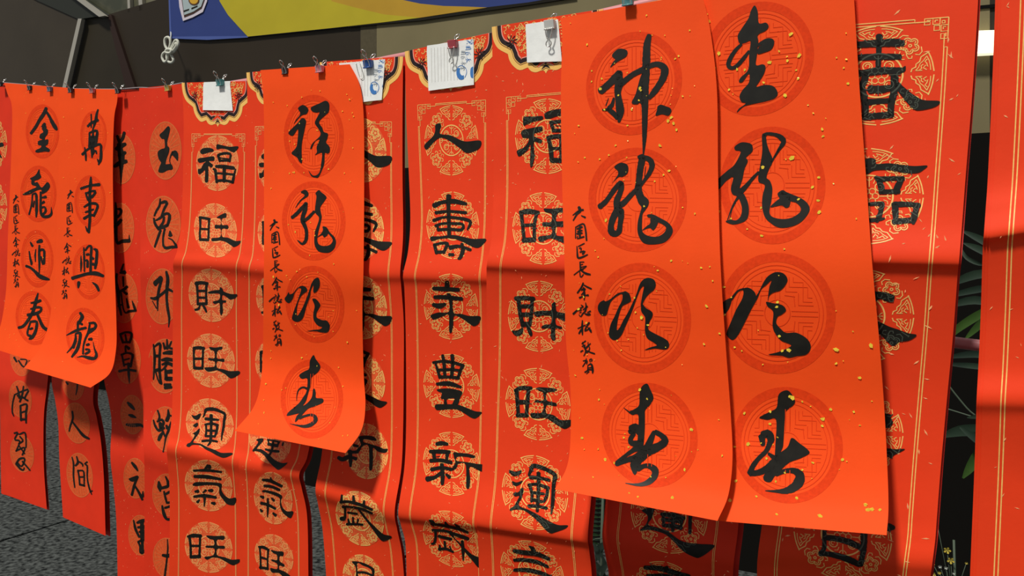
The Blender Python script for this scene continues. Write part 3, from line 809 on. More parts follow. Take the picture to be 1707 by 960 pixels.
S 440,300,26 415,355,30
S 300,320,44 420,345,44
S 365,290,30 350,400,30 320,460,30
S 265,390,30 340,410,36 440,420,34
S 500,300,20 490,340,24
G b6 氣 410 780 8
S 225,155,34 330,170,44 480,240,40
S 330,125,20 345,165,36
S 245,235,34 340,245,40 450,290,36
O 220,300 260,290 380,315 470,355 485,385 470,440 490,520 550,575 630,575 620,630 590,665 520,620 480,570 455,490 450,400 380,360 280,325 225,318
S 195,375,24 235,390,44
S 345,400,24 375,430,40
S 295,405,24 295,500,34 290,650,14
S 205,465,44 300,490,40 395,540,34
S 195,550,24 215,575,40
S 365,600,30 400,630,44
G b7 旺 410 860 9.6
S 205,490,30 290,500,50 370,545,40
S 225,490,34 235,660,28 240,840,36
S 360,540,32 350,700,26 350,850,34
S 250,660,40 345,690,30
S 225,820,44 355,840,48
O 400,540 500,560 600,570 595,640 545,640 545,720 615,770 610,810 540,790 540,850 620,885 720,960 700,1000 600,970 530,910 420,900 395,830 500,845 500,760 415,715 420,690 500,700 495,620 440,590
G q5 新 530 700 6.4
O 440,175 520,165 590,175 625,205 610,222 500,205 490,235 560,255 640,280 700,305 745,308 735,340 700,350 640,335 590,300 590,420 580,525 550,530 550,420 540,275 480,280 450,330 430,345 400,360 420,310 460,265 445,215
S 330,345,34 430,340,34
S 385,270,30 430,280,30
S 220,400,40 265,420,50 330,390,44
S 345,330,44 350,430,40 350,495,26
S 370,400,30 410,415,40
G q6 歲 530 810 6.4
S 258,95,20 250,175,30
S 240,170,30 330,165,30 460,200,34 580,250,30
S 380,105,24 385,160,36
S 495,155,20 490,200,34
S 265,220,30 340,220,24 460,240,30 580,290,26
S 290,230,24 290,320,26 275,345,50 245,345,40
S 320,280,24 420,295,24
S 375,330,20 380,400,26
S 325,350,20 335,400,26
S 430,350,20 420,400,16
S 310,405,30 400,405,24 480,410,24
O 430,250 460,260 540,360 620,440 700,510 780,530 780,555 700,587 650,550 600,480 540,400 470,310
G q7 月 530 810 6.4
O 365,810 400,800 480,815 560,850 605,890 600,960 600,1050 570,1050 575,900 480,845 420,830 440,1050 410,1050 405,870
S 430,920,26 500,920,24 580,950,24
G j1 新 0 200 4.8
S -60,190,30 -20,205,30 20,195,34
S -20,240,20 10,300,12
G z1 春 1420 30 5.333
S -60,260,56 100,235,60 240,225,66 380,220,70 455,225,56
S 245,160,64 240,280,50 235,400,50 235,440,50
S -60,370,50 100,350,54 260,345,56 430,345,50
S -60,500,60 100,490,60 260,470,64 440,465,50 475,430,10
S 130,500,60 80,620,60 -20,700,60
O 380,500 410,560 470,620 560,690 640,730 780,740 740,790 600,822 540,800 440,690 370,580
S 90,640,70 120,760,60 120,880,60
S 160,635,76 260,635,66 350,620,56
S 120,750,56 230,742,50 340,735,44
S 110,880,60 230,870,56 360,860,56
S 380,520,70 375,650,66 350,760,60 345,860,60
G z2 品 1420 230 5.333
O 60,240 145,180 210,190 220,230 330,225 450,240 560,250 670,245 640,280 580,312 460,310 330,285 200,290 140,320 50,330
S 205,350,24 260,365,50 350,360,40 460,360,40
S 240,360,50 270,480,60
S 440,370,50 400,450,60 390,490,40
S 250,480,44 420,475,44
S 150,590,30 210,585,36 280,585,40
S 270,590,40 250,680,44 220,740,40
S 100,740,40 240,725,30 290,715,16
S 360,590,30 390,590,50 500,590,44 600,600,44
S 385,600,60 390,740,50
S 580,610,40 555,700,60 545,760,30
S 370,745,50 540,730,50
G z3 人 1420 420 5.333
O 100,350 220,350 290,355 370,380 380,400 360,445 300,435 240,420 100,500
O 100,600 240,620 330,660 420,690 500,720 575,735 540,770 490,790 420,800 370,835 320,800 240,725 100,700
G z4 間 1440 600 5.333
O 100,480 215,478 245,490 240,520 260,550 240,590 200,605 100,600
O 100,780 215,785 290,792 365,790 320,820 270,845 240,875 215,860 100,860
G z5 日 1250 820 6.83
S 855,300,44 850,480,46 845,640,50 800,700,50
S 870,520,60 980,530,64 1130,570,70 1260,630,60
S 800,705,50 900,705,60 1050,740,70 1180,790,70 1250,830,50
S 1300,280,70 1300,480,80 1295,650,70 1260,830,60
G z6 久 1250 820 6.83
S 1500,400,30 1580,400,90 1640,405,50
G y1 運 1000 820 6.828
O 480,215 520,190 620,180 610,240 590,300 550,370 640,400 760,440 900,540 1000,575 1130,590 1305,605 1240,680 1140,742 1080,740 960,680 860,580 760,490 660,450 560,430 480,440 460,430 530,360 545,270
S 700,250,40 840,270,60 960,300,50
S 710,310,40 940,340,44
S 720,380,40 850,390,50 930,410,50
S 720,250,34 730,390,34
S 945,290,30 920,410,30
S 840,200,50 830,440,40
S 1030,250,44 1025,470,36
G y2 氣 1000 820 6.828
S 510,855,44 700,870,60 860,920,60 1020,960,50
S 700,880,30 770,860,50
S 540,950,40 760,960,60 900,1010,50
G i1 大 940 335 13.71
S 345,140,60 370,220,70 300,300,40 215,445,24
S 445,200,40 340,230,40 205,325,16
S 400,335,20 490,375,40
G i2 園 940 335 13.71
S 270,600,20 268,850,24
S 270,600,22 380,540,30 460,530,34 500,680,36 520,900,34
S 375,570,30 360,700,50 370,830,40
S 300,640,30 420,590,40
S 310,700,30 420,670,30
S 300,750,36 420,730,36
S 320,800,16 300,860,24 460,815,34
G i3 區 940 395 13.71
S 330,215,20 470,145,24
S 300,210,20 315,440,40 340,480,40 440,450,36 545,400,24
S 350,260,20 400,240,30 390,300,24
S 370,345,30 480,320,34 430,390,40
G i4 長 940 395 13.71
S 370,570,24 385,760,40
S 375,570,16 460,570,24
S 390,630,16 435,620,20
S 390,690,20 510,660,16
S 230,865,20 370,760,22 480,700,20 520,660,14
S 385,755,24 500,830,44 605,855,34
S 450,740,16 400,760,24
S 365,790,20 385,920,26 450,850,18
G i5 余 940 460 13.71
S 445,155,30 400,260,34 310,385,30
S 440,190,20 540,250,34 630,290,30
S 400,330,20 450,290,40 490,300,34
S 455,260,30 470,400,44 465,545,24
S 400,430,20 450,380,34
S 360,495,44 440,460,20
S 500,440,24 560,435,40
G i6 誌 940 460 13.71
S 395,660,20 440,690,24
S 215,865,40 320,770,34 450,695,20
S 360,790,20 410,770,20
S 355,840,16 400,820,20
S 350,880,20 385,930,24 430,860,30
S 500,610,20 510,700,34 490,800,34 440,850,30
S 440,770,20 540,690,34
S 480,860,20 550,880,50 600,870,44
S 540,830,20 610,800,34
G i7 松 940 520 13.71
S 425,190,24 420,350,44 425,520,24
S 320,375,20 460,310,24
S 345,490,30 400,400,40
S 580,240,40 510,350,30 480,430,34 560,390,22 600,350,20
S 550,350,20 610,420,50 625,460,30
S 460,310,16 490,300,30
G i8 敬 940 570 13.71
S 430,0,20 445,60,24
S 410,40,20 500,-30,24
S 415,100,20 490,60,24 460,130,30
S 385,230,20 400,210,30 440,190,24
S 480,120,20 500,180,30 490,250,24 455,315,20
S 610,30,20 530,110,34 480,170,24
S 555,0,16 555,60,20 590,130,24 570,200,24 520,240,34
S 520,190,20 600,230,30 705,265,30
G i9 賀 940 570 13.71
S 515,370,16 500,450,24 430,560,20
S 440,430,20 530,420,30 520,500,20
S 590,400,20 600,450,24
S 590,400,20 650,375,24 630,440,24
S 550,530,20 545,640,24
S 550,530,16 630,500,40 660,640,44 655,710,24
S 560,590,20 630,580,24
S 560,630,24 640,630,30
S 480,690,30 560,640,30
S 515,725,14 580,670,20
"""
MEDS = """
a1 362.7 272 35 46 0
a2 359.5 384 35.5 44.7 .1
a3 352.5 492 37.5 44 .1
a4 352 601 39.5 44.7 .1
a5 350 707 39.5 42.5 .1
a6 348 809 39.5 42.4 .12
a7 348 912 39.5 42 .12
r1 752.7 234 44.5 58.3 0
r2 755 375.6 43.7 56 .05
r3 752 511 45 54.7 .05
r4 753 643 46.7 53 .08
r5 753 773 47.4 53 .1
r6 752.5 898 47 45.6 .25
c1 913 227 54 62.7 0
c2 905.6 380.7 51 60 .02
c3 899 527 52 59 .02
c4 897 673.6 54 60 .1
c5 892 821 55 62 .12
c6 887.5 954 53 52 .25
b1 462 282 32 44 .1
b2 462 391 32 43 .1
b3 460 497 32.5 43 .1
b4 459 607 33 43 .12
b5 450 731 35 42 .2
b6 455.6 830 32 43 .2
b7 457 927 32 36 .2
q1 602 250 42 54 .1
q2 598 380 42 53 .1
q3 603 512 42 53 .1
q4 599 635 43 50 .12
q5 611 752 36 46 .1
q6 600 864 39.8 44.5 .25
q7 607 966 35 41 .25
g1 203 265 23 42 0
g2 201 380 23 42 0
g3 207 497 23 42 0
g4 213 600 22 40 0
g5 221 691 20 33 .1
g6 226 797 20 34 .1
g7 234 892 20 34 .1
h1 276 251 27 49 0
h2 272.5 374 29 48 0
h3 271 494 28 47 0
h4 275 610 29 46 0
h5 277 715 25 38 .1
h6 279 825 25 36 .1
h7 279 930 24 34 .1
k1 35 598 18 29 .2
k2 34 665 19 31 .2
k3 37 756 20 31 .2
m1 122 637 19 30 .2
m2 128 705 22 34 .25
m3 133 792 22 37 .25
z1 1464 126 94 83 -.05
z2 1449 327 91 80 0
z3 1437 527 87 79 0
z4 1425 720 81 76 .05
z5 1405 893 82 74 .12
y1 1115.7 858 64 64 .12
y2 1110 996 62 60 .2
"""
RINGT = """
d1a 523 227 50 69 0
d1b 523 368 53 66 .02
d1c 525 507 49 64 .1
d1d 520 665 52 66 0
d2a 1057 139 80 86 -.1
d2b 1063 333 82 87 .02
d2c 1071 530 81 92 .05
d2d 1083 725 80 87 .1
d3a 1264 98 93 95 -.1
d3b 1288 309 88 98 .0
d3c 1296 522 97 101 .03
d3d 1313 742 92 97 .05
e1a 71 219 28 45 0
e1b 64 323 30 47 0
e1c 62 431 27 48 .1
e1d 57 530 31 45 .1
e2a 156 225 22 40 0
e2b 150 335 26 43 0
e2c 148 453 27 46 .1
e2d 142 560 32 47 .15
"""
load_glyphs(GLYPHS)
MED = {}
for ln in MEDS.strip().splitlines():
    p = ln.split(); MED[p[0]] = tuple(float(v) for v in p[1:])
RINGS = {}
for ln in RINGT.strip().splitlines():
    p = ln.split(); RINGS[p[0]] = tuple(float(v) for v in p[1:])

# ---------------------------------------------------------------- round printed ornament, drawn in a unit disc
def arc(cx, cy, r, a0, a1, n, ry=None):
    return [(cx+r*math.cos(math.radians(a0+(a1-a0)*i/n)), cy+(ry or r)*math.sin(math.radians(a0+(a1-a0)*i/n))) for i in range(n+1)]
def rot(pts, a):
    c, s = math.cos(math.radians(a)), math.sin(math.radians(a)); return [(x*c-y*s, x*s+y*c) for x, y in pts]
def mir(pts): return [(-x, y) for x, y in pts]
def medallion_lines():
    L = []
    L.append((arc(0, 0, .435, 0, 360, 44), .032)); 
    for a in range(0, 360, 60): L.append((rot(arc(.115, 0, .062, 0, 360, 8), a), .018))
    for a in (0, 90, 180, 270):
        L.append((rot([(.19, 0), (.40, 0)], a), .018))
        L.append((rot(arc(.40, 0, .07, 95, 265, 6), a), .018))
    for a in (45, 135, 225, 315):
        L.append((rot(arc(.27, 0, .085, 0, 360, 10), a), .02)); L.append((rot(arc(.27, .01, .04, -60, 200, 7), a), .018))
        L.append((rot([(.24, -.13), (.31, -.16), (.36, -.12)], a), .016))
    for a in (0, 90, 180, 270):                       # cloud shaped fans, split down the middle
        half = [(.035, -.58)]+[(.10, -.60), (.13, -.665), (.19, -.67), (.24, -.735), (.33, -.76), (.415, -.885)]
        outer = [(.035, -.99)]+[(math.sin(math.radians(t))*.985, -math.cos(math.radians(t))*.985) for t in (6, 12, 18, 24)]+[(.44, -.885)]
        inner = [(.06, -.66), (.12, -.715), (.20, -.745), (.25, -.80), (.345, -.862)]
        in2 = [(.06, -.93), (.15, -.925), (.25, -.905), (.345, -.862)]
        scr = [(.07, -.86), (.11, -.80), (.16, -.84), (.13, -.88), (.20, -.86), (.24, -.83), (.28, -.87)]
        scr2 = [(.07, -.73), (.10, -.77), (.15, -.76), (.18, -.80)]
        for g in (lambda q: q, mir):
            for q, w in ((half, .022), (outer, .024), (inner, .016), (in2, .016), (scr, .020), (scr2, .018)):
                L.append((rot(g(q), a), w))
        L.append((rot([(.06, -.66), (.06, -.78)], a), .016)); L.append((rot([(-.06, -.66), (-.06, -.78)], a), .016))
    for a in (45, 135, 225, 315):                     # flowers between the fans
        cx, cy = 0.0, -.80
        for k in range(5):
            t = -90+k*72; px, py = cx+.10*math.cos(math.radians(t)), cy+.10*math.sin(math.radians(t))
            L.append((rot(arc(px, py, .068, t-130, t+130, 8), a), .021))
            L.append((rot(arc(px, py, .03, t-120, t+120, 5), a), .016))
        L.append((rot(arc(cx, cy, .028, 0, 360, 7), a), .02))
        for s in (1, -1):
            L.append((rot([(s*.03, -.68), (s*.09, -.62), (s*.16, -.60), (s*.20, -.64), (s*.17, -.68)], a), .02))
            L.append((rot([(s*.05, -.60), (s*.02, -.53), (s*.08, -.50), (s*.12, -.54)], a), .018))
            L.append((rot([(s*.16, -.92), (s*.24, -.86), (s*.25, -.78), (s*.19, -.74)], a), .02))
    return L
def ribbon(pts, w):
    n = len(pts); V = []; Fc = []
    for i, (x, y) in enumerate(pts):
        a = pts[max(0, i-1)]; b = pts[min(n-1, i+1)]
        if i == 0 and pts[0] == pts[-1]: a = pts[-2]
        l = math.hypot(b[0]-a[0], b[1]-a[1]) or 1; dx, dy = (b[0]-a[0])/l, (b[1]-a[1])/l
        V += [(x-dy*w*.5, y+dx*w*.5), (x+dy*w*.5, y-dx*w*.5)]
    for i in range(n-1): Fc.append((2*i, 2*i+1, 2*i+3, 2*i+2))
    return V, Fc
ML = medallion_lines(); MGEO = join([ribbon(p, w) for p, w in ML]); MGEOB = join([ribbon(p, w*1.5) for p, w in ML])
def disc_geo(r0, r1, n=40, rings=8):
    V = []; Fc = []
    for j in range(rings+1):
        r = r0+(r1-r0)*j/rings
        for k in range(n): V.append((r*math.cos(2*math.pi*k/n), r*math.sin(2*math.pi*k/n)))
    for j in range(rings):
        for k in range(n):
            a, b = j*n+k, j*n+(k+1) % n; Fc.append((a, b, b+n, a+n))
    return V, Fc
DISC = disc_geo(.02, 1.0); 
def aff(geo, m):
    cx, cy, rx, ry, sl = m
    return ([(cx+x*rx, cy+y*ry+x*rx*sl) for x, y in geo[0]], geo[1])
def put_med(sheet, mid, style):
    m = MED[mid]
    if style == 'gold': lay(sheet, 'medallion', [aff(MGEO, m)], M_GOLD, .00035)
    elif style == 'tan':
        d = lay(sheet, 'medallion', [aff(DISC, m)], M_TANFILL, .0002)
        lay(sheet, 'medallion_lines', [aff(MGEOB, m)], M_TAN if sheet.name != 'q' else M_GOLD, .0004, parent=d)
    else:
        d = lay(sheet, 'medallion', [aff(DISC, m)], M_DULLFILL, .0002)
        spokes = [ribbon([(.35*math.cos(t), .35*math.sin(t)), (.9*math.cos(t), .9*math.sin(t))], .025) for t in [2*math.pi*k/26 for k in range(26)]]
        lay(sheet, 'medallion_lines', [aff(join(spokes+[ribbon(arc(0, 0, .97, 0, 360, 30), .03), ribbon(arc(0, 0, .3, 0, 360, 20), .03)]), m)], M_DULL, .0004, parent=d)
def ring_geo():
    L = [ribbon(arc(0, 0, .79, 0, 360, 48), .014), ribbon(arc(0, 0, .72, 0, 360, 44), .010), ribbon(arc(0, 0, .22, 0, 360, 24), .012)]
    for a in (0, 90, 180, 270):
        for s in (-1, 1): L.append(ribbon(rot([(s*.04, -.24), (s*.04, -.70)], a), .012))
        for s in (-1, 1):
            for r in ([(.14, -.62), (.14, -.36), (.34, -.36)], [(.20, -.60), (.20, -.44), (.40, -.44)], [(.27, -.60), (.27, -.52), (.44, -.52), (.44, -.34)],
                      [(.12, -.30), (.30, -.28)]):
                L.append(ribbon(rot([(s*x, y) for x, y in r], a), .012))
    return join(L)
RG = ring_geo(); ANN = disc_geo(.845, 1.0, 56, 3)
def put_ring(sheet, mid):
    m = RINGS[mid]
    d = lay(sheet, 'printed_ring', [aff(ANN, m)], M_RING, .0002)
    lay(sheet, 'ring_lines', [aff(RG, m)], M_RINGLINE, .0003, parent=d)

def surf_line(sheet, pts, w, h=.0004):        # ribbon from (u, metres-down) points, width in metres
    V = []; Fc = []; n = len(pts)
    C_ = [sheet.P(u, d, h) for u, d in pts]
    N_ = sheet.nrm[0]
    for i in range(n):
        t = C_[min(n-1, i+1)]-C_[max(0, i-1)]; s_ = t.cross(N_).normalized()*w*.5
        V += [C_[i]-s_, C_[i]+s_]
    for i in range(n-1): Fc.append((2*i, 2*i+1, 2*i+3, 2*i+2))
    return V, Fc
def dens(pts, step=.003):
    out = []
    for (u0, d0), (u1, d1) in zip(pts, pts[1:]):
        n = max(1, int(max(abs(d1-d0), abs(u1-u0)*.2)/step))
        for i in range(n): out.append((u0+(u1-u0)*i/n, d0+(d1-d0)*i/n))
    out.append(pts[-1]); return out
def put_frame(sheet, py_top, ul=.125, ur=.875, gap=.0022, w=.0008, m=None, fret=True, bottom=None, hit_slope=0):
    uc = .5; d0 = sheet.depth_at(uc, py_top); W_ = sheet.W; dl = d0
    end = bottom or sheet.S[-1]-.001
    g = []
    for k in (0, 1):
        o = k*gap/W_; dd = k*gap
        kk = .024 if fret else 0
        g.append(surf_line(sheet, dens([(ul+o, dl+kk*1.5), (ul+o, end)]), w))
        g.append(surf_line(sheet, dens([(ur-o, dl+kk*1.5), (ur-o, end)]), w))
        g.append(surf_line(sheet, dens([(ul+kk*1.5/W_, dl+dd), (ur-kk*1.5/W_, dl+dd)]), w))
    if fret:
        c = .0075
        for u0, sg in ((ul, 1), (ur, -1)):
            def q(x, y): return (u0+sg*x*c/W_, dl+y*c)
            for path in ([(0, 0), (2.2, 0), (2.2, 1), (1.2, 1), (1.2, 0)], [(0, 0), (0, 2.2), (1, 2.2), (1, 1.2), (0, 1.2)],
                         [(.5, .5), (.9, .5), (.9, .9), (.5, .9), (.5, .5)], [(2.2, 0), (3.4, 0), (3.4, 1), (2.6, 1), (2.6, .5), (4.8, .5), (4.8, 0)],
                         [(0, 2.2), (0, 3.4), (1, 3.4), (1, 2.6), (.5, 2.6), (.5, 4.8), (0, 4.8)], [(1.2, 1.2), (2.0, 1.2), (2.0, 2.0), (1.2, 2.0), (1.2, 1.2)],
                         [(.35, 1.5), (.7, 1.5), (.7, 1.9)], [(1.5, .35), (1.9, .35), (1.9, .7)], [(.3, 2.5), (.3, 3.1)], [(2.5, .3), (3.1, .3)]):
                g.append(surf_line(sheet, [q(*p) for p in path], w))
    v, f = join(g); mesh('frame_line', v, f, m or M_GOLD, sheet.obj)
def put_flecks(sheet, n, m, size, name='gold_flecks', dash=False, seed=1, wgt=1.0):
    rnd = random.Random(seed); V = []; Fc = []
    for i in range(n):
        u = rnd.uniform(.03, .97); d = rnd.uniform(.01, sheet.S[-1]-.01)
        c = sheet.P(u, d, .0009 if not dash else .0004)
        nn = sheet.nrm[0]; ex = Vector((1, 0, 0)); ez = Vector((0, 0, 1))
        a = rnd.uniform(0, math.pi); s_ = size*rnd.choice((.45, .6, .8, 1.0, 1.0, 1.5) if not dash else (.7, 1, 1.2))
        k = 5 if not dash else 4; b = len(V)
        for j in range(k):
            t = a+2*math.pi*j/k+(0 if dash else rnd.uniform(-.4, .4)); r = s_*rnd.uniform(.6, 1.2)
            x, z = math.cos(2*math.pi*j/k)*r, math.sin(2*math.pi*j/k)*r*(.22 if dash else .75)
            V.append(c+ex*(x*math.cos(a)-z*math.sin(a))+ez*(x*math.sin(a)+z*math.cos(a)) + (Vector((0,0,0)) if dash else nn*rnd.uniform(0, .0006)))
        Fc.append(tuple(range(b, b+k)))
    return mesh(name, V, Fc, m, sheet.obj, smooth=False, kind='stuff')

# ---------------------------------------------------------------- the scalloped ornament heading some banners
LOBES = ([(0, 0), (.003, .06), (.018, .125), (.06, .19), (.15, .245)], [(.15, .245), (.165, .30), (.20, .35), (.26, .39), (.335, .375)], [(.335, .375), (.365, .408), (.41, .422), (.46, .412), (.485, .418), (.5, .44)])
def put_ornament(sheet, scale=1.0):
    W_ = sheet.W
    hp = []
    for lb in LOBES: hp += catmull([list(q) for q in lb], 3)[:-1]
    hp.append([.5, .44])
    full = hp+[[1-u, d] for u, d in hp[::-1][1:]]
    poly = [Vector((u*W_, d*W_*scale)) for u, d in full]
    def inset(r):
        out = []; n = len(poly)
        for i, p in enumerate(poly):
            a, b = poly[max(0, i-1)], poly[min(n-1, i+1)]; t = (b-a).normalized(); nn = Vector((t.y, -t.x))
            q = p+nn*r; q.y = max(0.0, q.y); q.x = max(.0, min(W_, q.x)); out.append(q)
        out[0] = Vector((r, 0)); out[-1] = Vector((W_-r, 0))
        # sample out kinks
        return out
    first = None
    for j, (r, m, nm) in enumerate(((.000, M_YEL, 'ornament_band'), (.0075, M_BROWNL, 'ornament_line'), (.0085, M_YEL, 'ornament_line'), (.0098, M_BLACK, 'ornament_band'), (.0165, M_PINKL, 'ornament_line'), (.0182, M_RED, 'ornament_field'))):
        pts = inset(r); n = len(pts); V = list(pts)
        st = .006; y = st
        while y < .44*W_:
            x = st
            while x < W_: V.append(Vector((x, y))); x += st
            y += st
        v, e, f, *_ = delaunay_2d_cdt(V, [], [list(range(n))], 1, 1e-5)
        P3 = [sheet.P(p.x/W_, p.y, .0003+.00012*j) for p in v]
        o = mesh(nm, P3, [tuple(q) for q in f], m, sheet.obj if first is None else first)
        if first is None: first = o
    rnd = random.Random(3); g = []; gb = []
    inn = inset(.021)
    def inside(x, y):
        c = False; n = len(inn)
        for i in range(n):
            a, b = inn[i], inn[i-1]
            if (a.y > y) != (b.y > y) and x < (b.x-a.x)*(y-a.y)/(b.y-a.y+1e-12)+a.x: c = not c
        return c
    for i in range(420):
        x, y = rnd.uniform(.02, W_-.02), rnd.uniform(.003, .42*W_)
        if not inside(x, y): continue
        a = rnd.uniform(0, 360); r = rnd.uniform(.0022, .0042)
        pts = [(x+r*math.cos(math.radians(a+t*38))*(1-.08*t), y+r*math.sin(math.radians(a+t*38))*(1-.08*t)) for t in range(6)]
        pts = [p for p in pts if inside(*p)]
        if len(pts) > 2: g.append(surf_line(sheet, [(px/W_, py) for px, py in pts], .0011, .0013))
    for cx in (.19, .81):
        for k in range(9):
            a = k*40; r = .008
            gb.append(surf_line(sheet, [((cx*W_+q*r*math.cos(math.radians(a+q*20)))/W_, max(.002, .028+q*r*math.sin(math.radians(a+q*20)))) for q in (.2, .6, 1.0, 1.3)], .0014, .0015))
    v, f = join(g); mesh('ornament_filigree', v, f, M_GOLD, first)
    v, f = join(gb); mesh('ornament_flower', v, f, M_BLACK, first)

def over_print(sheet, mids):
    """The gold print shows faintly through the ink: lay darker lines where characters cross the medallion."""
    cells = set()
    for gv, gf in CELLS.get(sheet.name, []):
        for f in gf:
            xs = [gv[i][0] for i in f]; ys = [gv[i][1] for i in f]
            for x in range(int(min(xs)), int(max(xs))+1):
                for y in range(int(min(ys)), int(max(ys))+1): cells.add((x, y))
    for mid in mids:
        gv, gf = aff(MGEO, MED[mid]); keep = []
        for f in gf:
            cx = sum(gv[i][0] for i in f)/4; cy = sum(gv[i][1] for i in f)/4
            if all((int(cx+dx), int(cy+dy)) in cells for dx in (-1, 1) for dy in (-1, 1)): keep.append(f)
        o = lay(sheet, 'print_through_ink', [(gv, keep)], M_INKLINE, .0009)
# ---------------------------------------------------------------- setting
M_WALLD = mat('dark_brown_metal_panel', (60, 53, 42), .5, .2, noise=.14, nscale=1.2)
M_WALLM = mat('olive_brown_panel', (46, 40, 28), .5, .2, noise=.12, nscale=1.5)
M_WALLF = mat('brown_fascia_panel', (47, 39, 28), .5, .2, noise=.10, nscale=.9)
M_RECESS = mat('black_recess', (14, 12, 9), .9, .1)
M_SEAM = mat('dark_red_seam', (40, 20, 9), .6, .3)
M_SILVER = mat('brushed_silver_trim', (176, 170, 156), .35, .5, metal=.3)
M_MARBLE = mat('green_grey_marble', (112, 108, 84), .3, .5, rgb2=(58, 60, 44), nscale=3.0)
M_SOFFIT = mat('dark_green_soffit', (38, 40, 32), .5, .3)
M_STONE = mat('grey_granite_paver', (84, 87, 84), .9, .1, rgb2=(22, 24, 24), nscale=44, bump=1.0, bscale=40)
M_JOINT = mat('dark_joint', (12, 12, 11), .9, .1)
def slab(name, px, y, th, m, parent=None, kind=None):
    fr = [at(a, b, -y) for a, b in px]; bk = [p+Vector((0, th, 0)) for p in fr]; n = len(fr)
    f = [tuple(range(n)), tuple(range(n, 2*n))[::-1]]+[(i, i+n, (i+1) % n+n, (i+1) % n) for i in range(n)]
    return mesh(name, fr+bk, f, m, parent, smooth=False, kind=kind)
lx = at(178, 25, -2.8).x
v0 = at(178, 25, -2.8); slope = (at(280, 13, -2.8).z-v0.z)/(at(280, 13, -2.8).x-v0.x)
fas = mesh('wall_back', [(v0.x, 2.8, 1.80), (3.6, 2.8, 1.80), (3.6, 2.8, 3.6), (v0.x, 2.8, v0.z), (v0.x, 2.86, 1.80), (3.6, 2.86, 1.80), (3.6, 2.86, 3.6), (v0.x, 2.86, v0.z)],
           [(0, 1, 2, 3), (7, 6, 5, 4), (0, 4, 5, 1), (1, 5, 6, 2), (2, 6, 7, 3), (3, 7, 4, 0)], M_WALLF, smooth=False, kind='structure')
M_WALLLIT = mat('lit_wall_olive', (122, 112, 80), .5, .2, noise=.08, nscale=2.5)  # back wall in a lighter tone: the light on it is painted in
slab('wall_back_lit', [(628, 300), (628, -90), (1650, -340), (1650, 250)], 2.796, .02, M_WALLLIT, kind='structure')  # lit stretch of the back wall, its brightness put into the colour
slab('wall_back_half_lit', [(601, 300), (601, -90), (629, -90), (629, 300)], 2.797, .02, mat('half_lit_wall_olive', (82, 74, 54), .5, .2, noise=.08), kind='structure')  # in-between tone painting the soft edge of that light
slab('wall_left', [(-330, 420), (-330, -240), (20, -22), (60, 0), (131, 32), (104, 148), (60, 330), (40, 420)], 2.77, .05, M_WALLD, kind='structure')
slab('wall_inner', [(131, 33), (181, 25.5), (214, 143), (255, 300), (290, 420), (30, 420), (60, 330), (104, 148)], 2.79, .05, M_WALLM, kind='structure')
slab('trim_1', [(178, 25), (185, 24.5), (224, 143), (260, 250), (244, 250), (209, 143)], 2.775, .03, M_SEAM, kind='structure')
slab('trim_2', [(130, 31), (136, 31), (109, 150), (88, 250), (81, 250), (103, 150)], 2.74, .03, M_SILVER, kind='structure')
slab('trim_3', [(112, -12), (122, -12), (175, 26), (165, 28)], 2.73, .03, M_SILVER, kind='structure')
slab('ceiling', [(20, -22), (60, 0), (131, 32), (178, 25), (118, -14), (60, -50)], 2.76, .05, M_SOFFIT, kind='structure')
slab('wall_upper', [(100, -60), (330, -60), (330, 7.5), (178, 25), (150, 6)], 2.83, .05, M_MARBLE, kind='structure')
slab('trim_4', [(212, -10), (216, -10), (217, 20), (213, 20.5)], 2.80, .03, M_SILVER, kind='structure')
slab('trim_5', [(230, -10), (236, -10), (238, 17), (232, 18)], 2.80, .03, M_SILVER, kind='structure')
box('wall_recess', (-9, 3.6, 0), (-2.62, 3.66, 1.86), M_RECESS, kind='structure')
box('wall_plinth', (-2.6, 2.28, 0), (3.4, 2.34, 1.82), M_RECESS, kind='structure')
box('wall_recess_side', (-2.66, 2.28, 0), (-2.6, 3.66, 1.86), M_RECESS, kind='structure')
fl = box('floor', (-9.5, -1.6, -.12), (3.6, 3.9, -.03), M_JOINT, kind='structure')
rs = random.Random(5); sx, sy = 1.2, 1.2
for i in range(8):
    for j in range(3):
        x0 = -8.1+i*sx+(.6 if j % 2 else 0); y0 = .2+j*sy
        if x0 > .9: continue
        z = rs.uniform(-.002, .002)
        box('paving_slab', (x0+.008, y0+.008, -.029), (x0+sx-.008, y0+sy-.008, z), M_STONE, fl, bev=.004)
# lit panel light on the fascia
M_LAMP = mat('lit_cream_diffuser', (255, 248, 214), .5, .2, emit=1.0)
lp = slab('panel_light', [(1600, 52), (1690, 49), (1690, 86), (1600, 91)], 2.74, .05, M_LAMP)
tag(lp, 'glowing cream rectangular panel light high on the wall between two red banners', 'light')
slab('trim_6', [(1590, 13), (1700, 3), (1700, 8), (1590, 19)], 2.79, .02, M_JOINT, kind='structure')

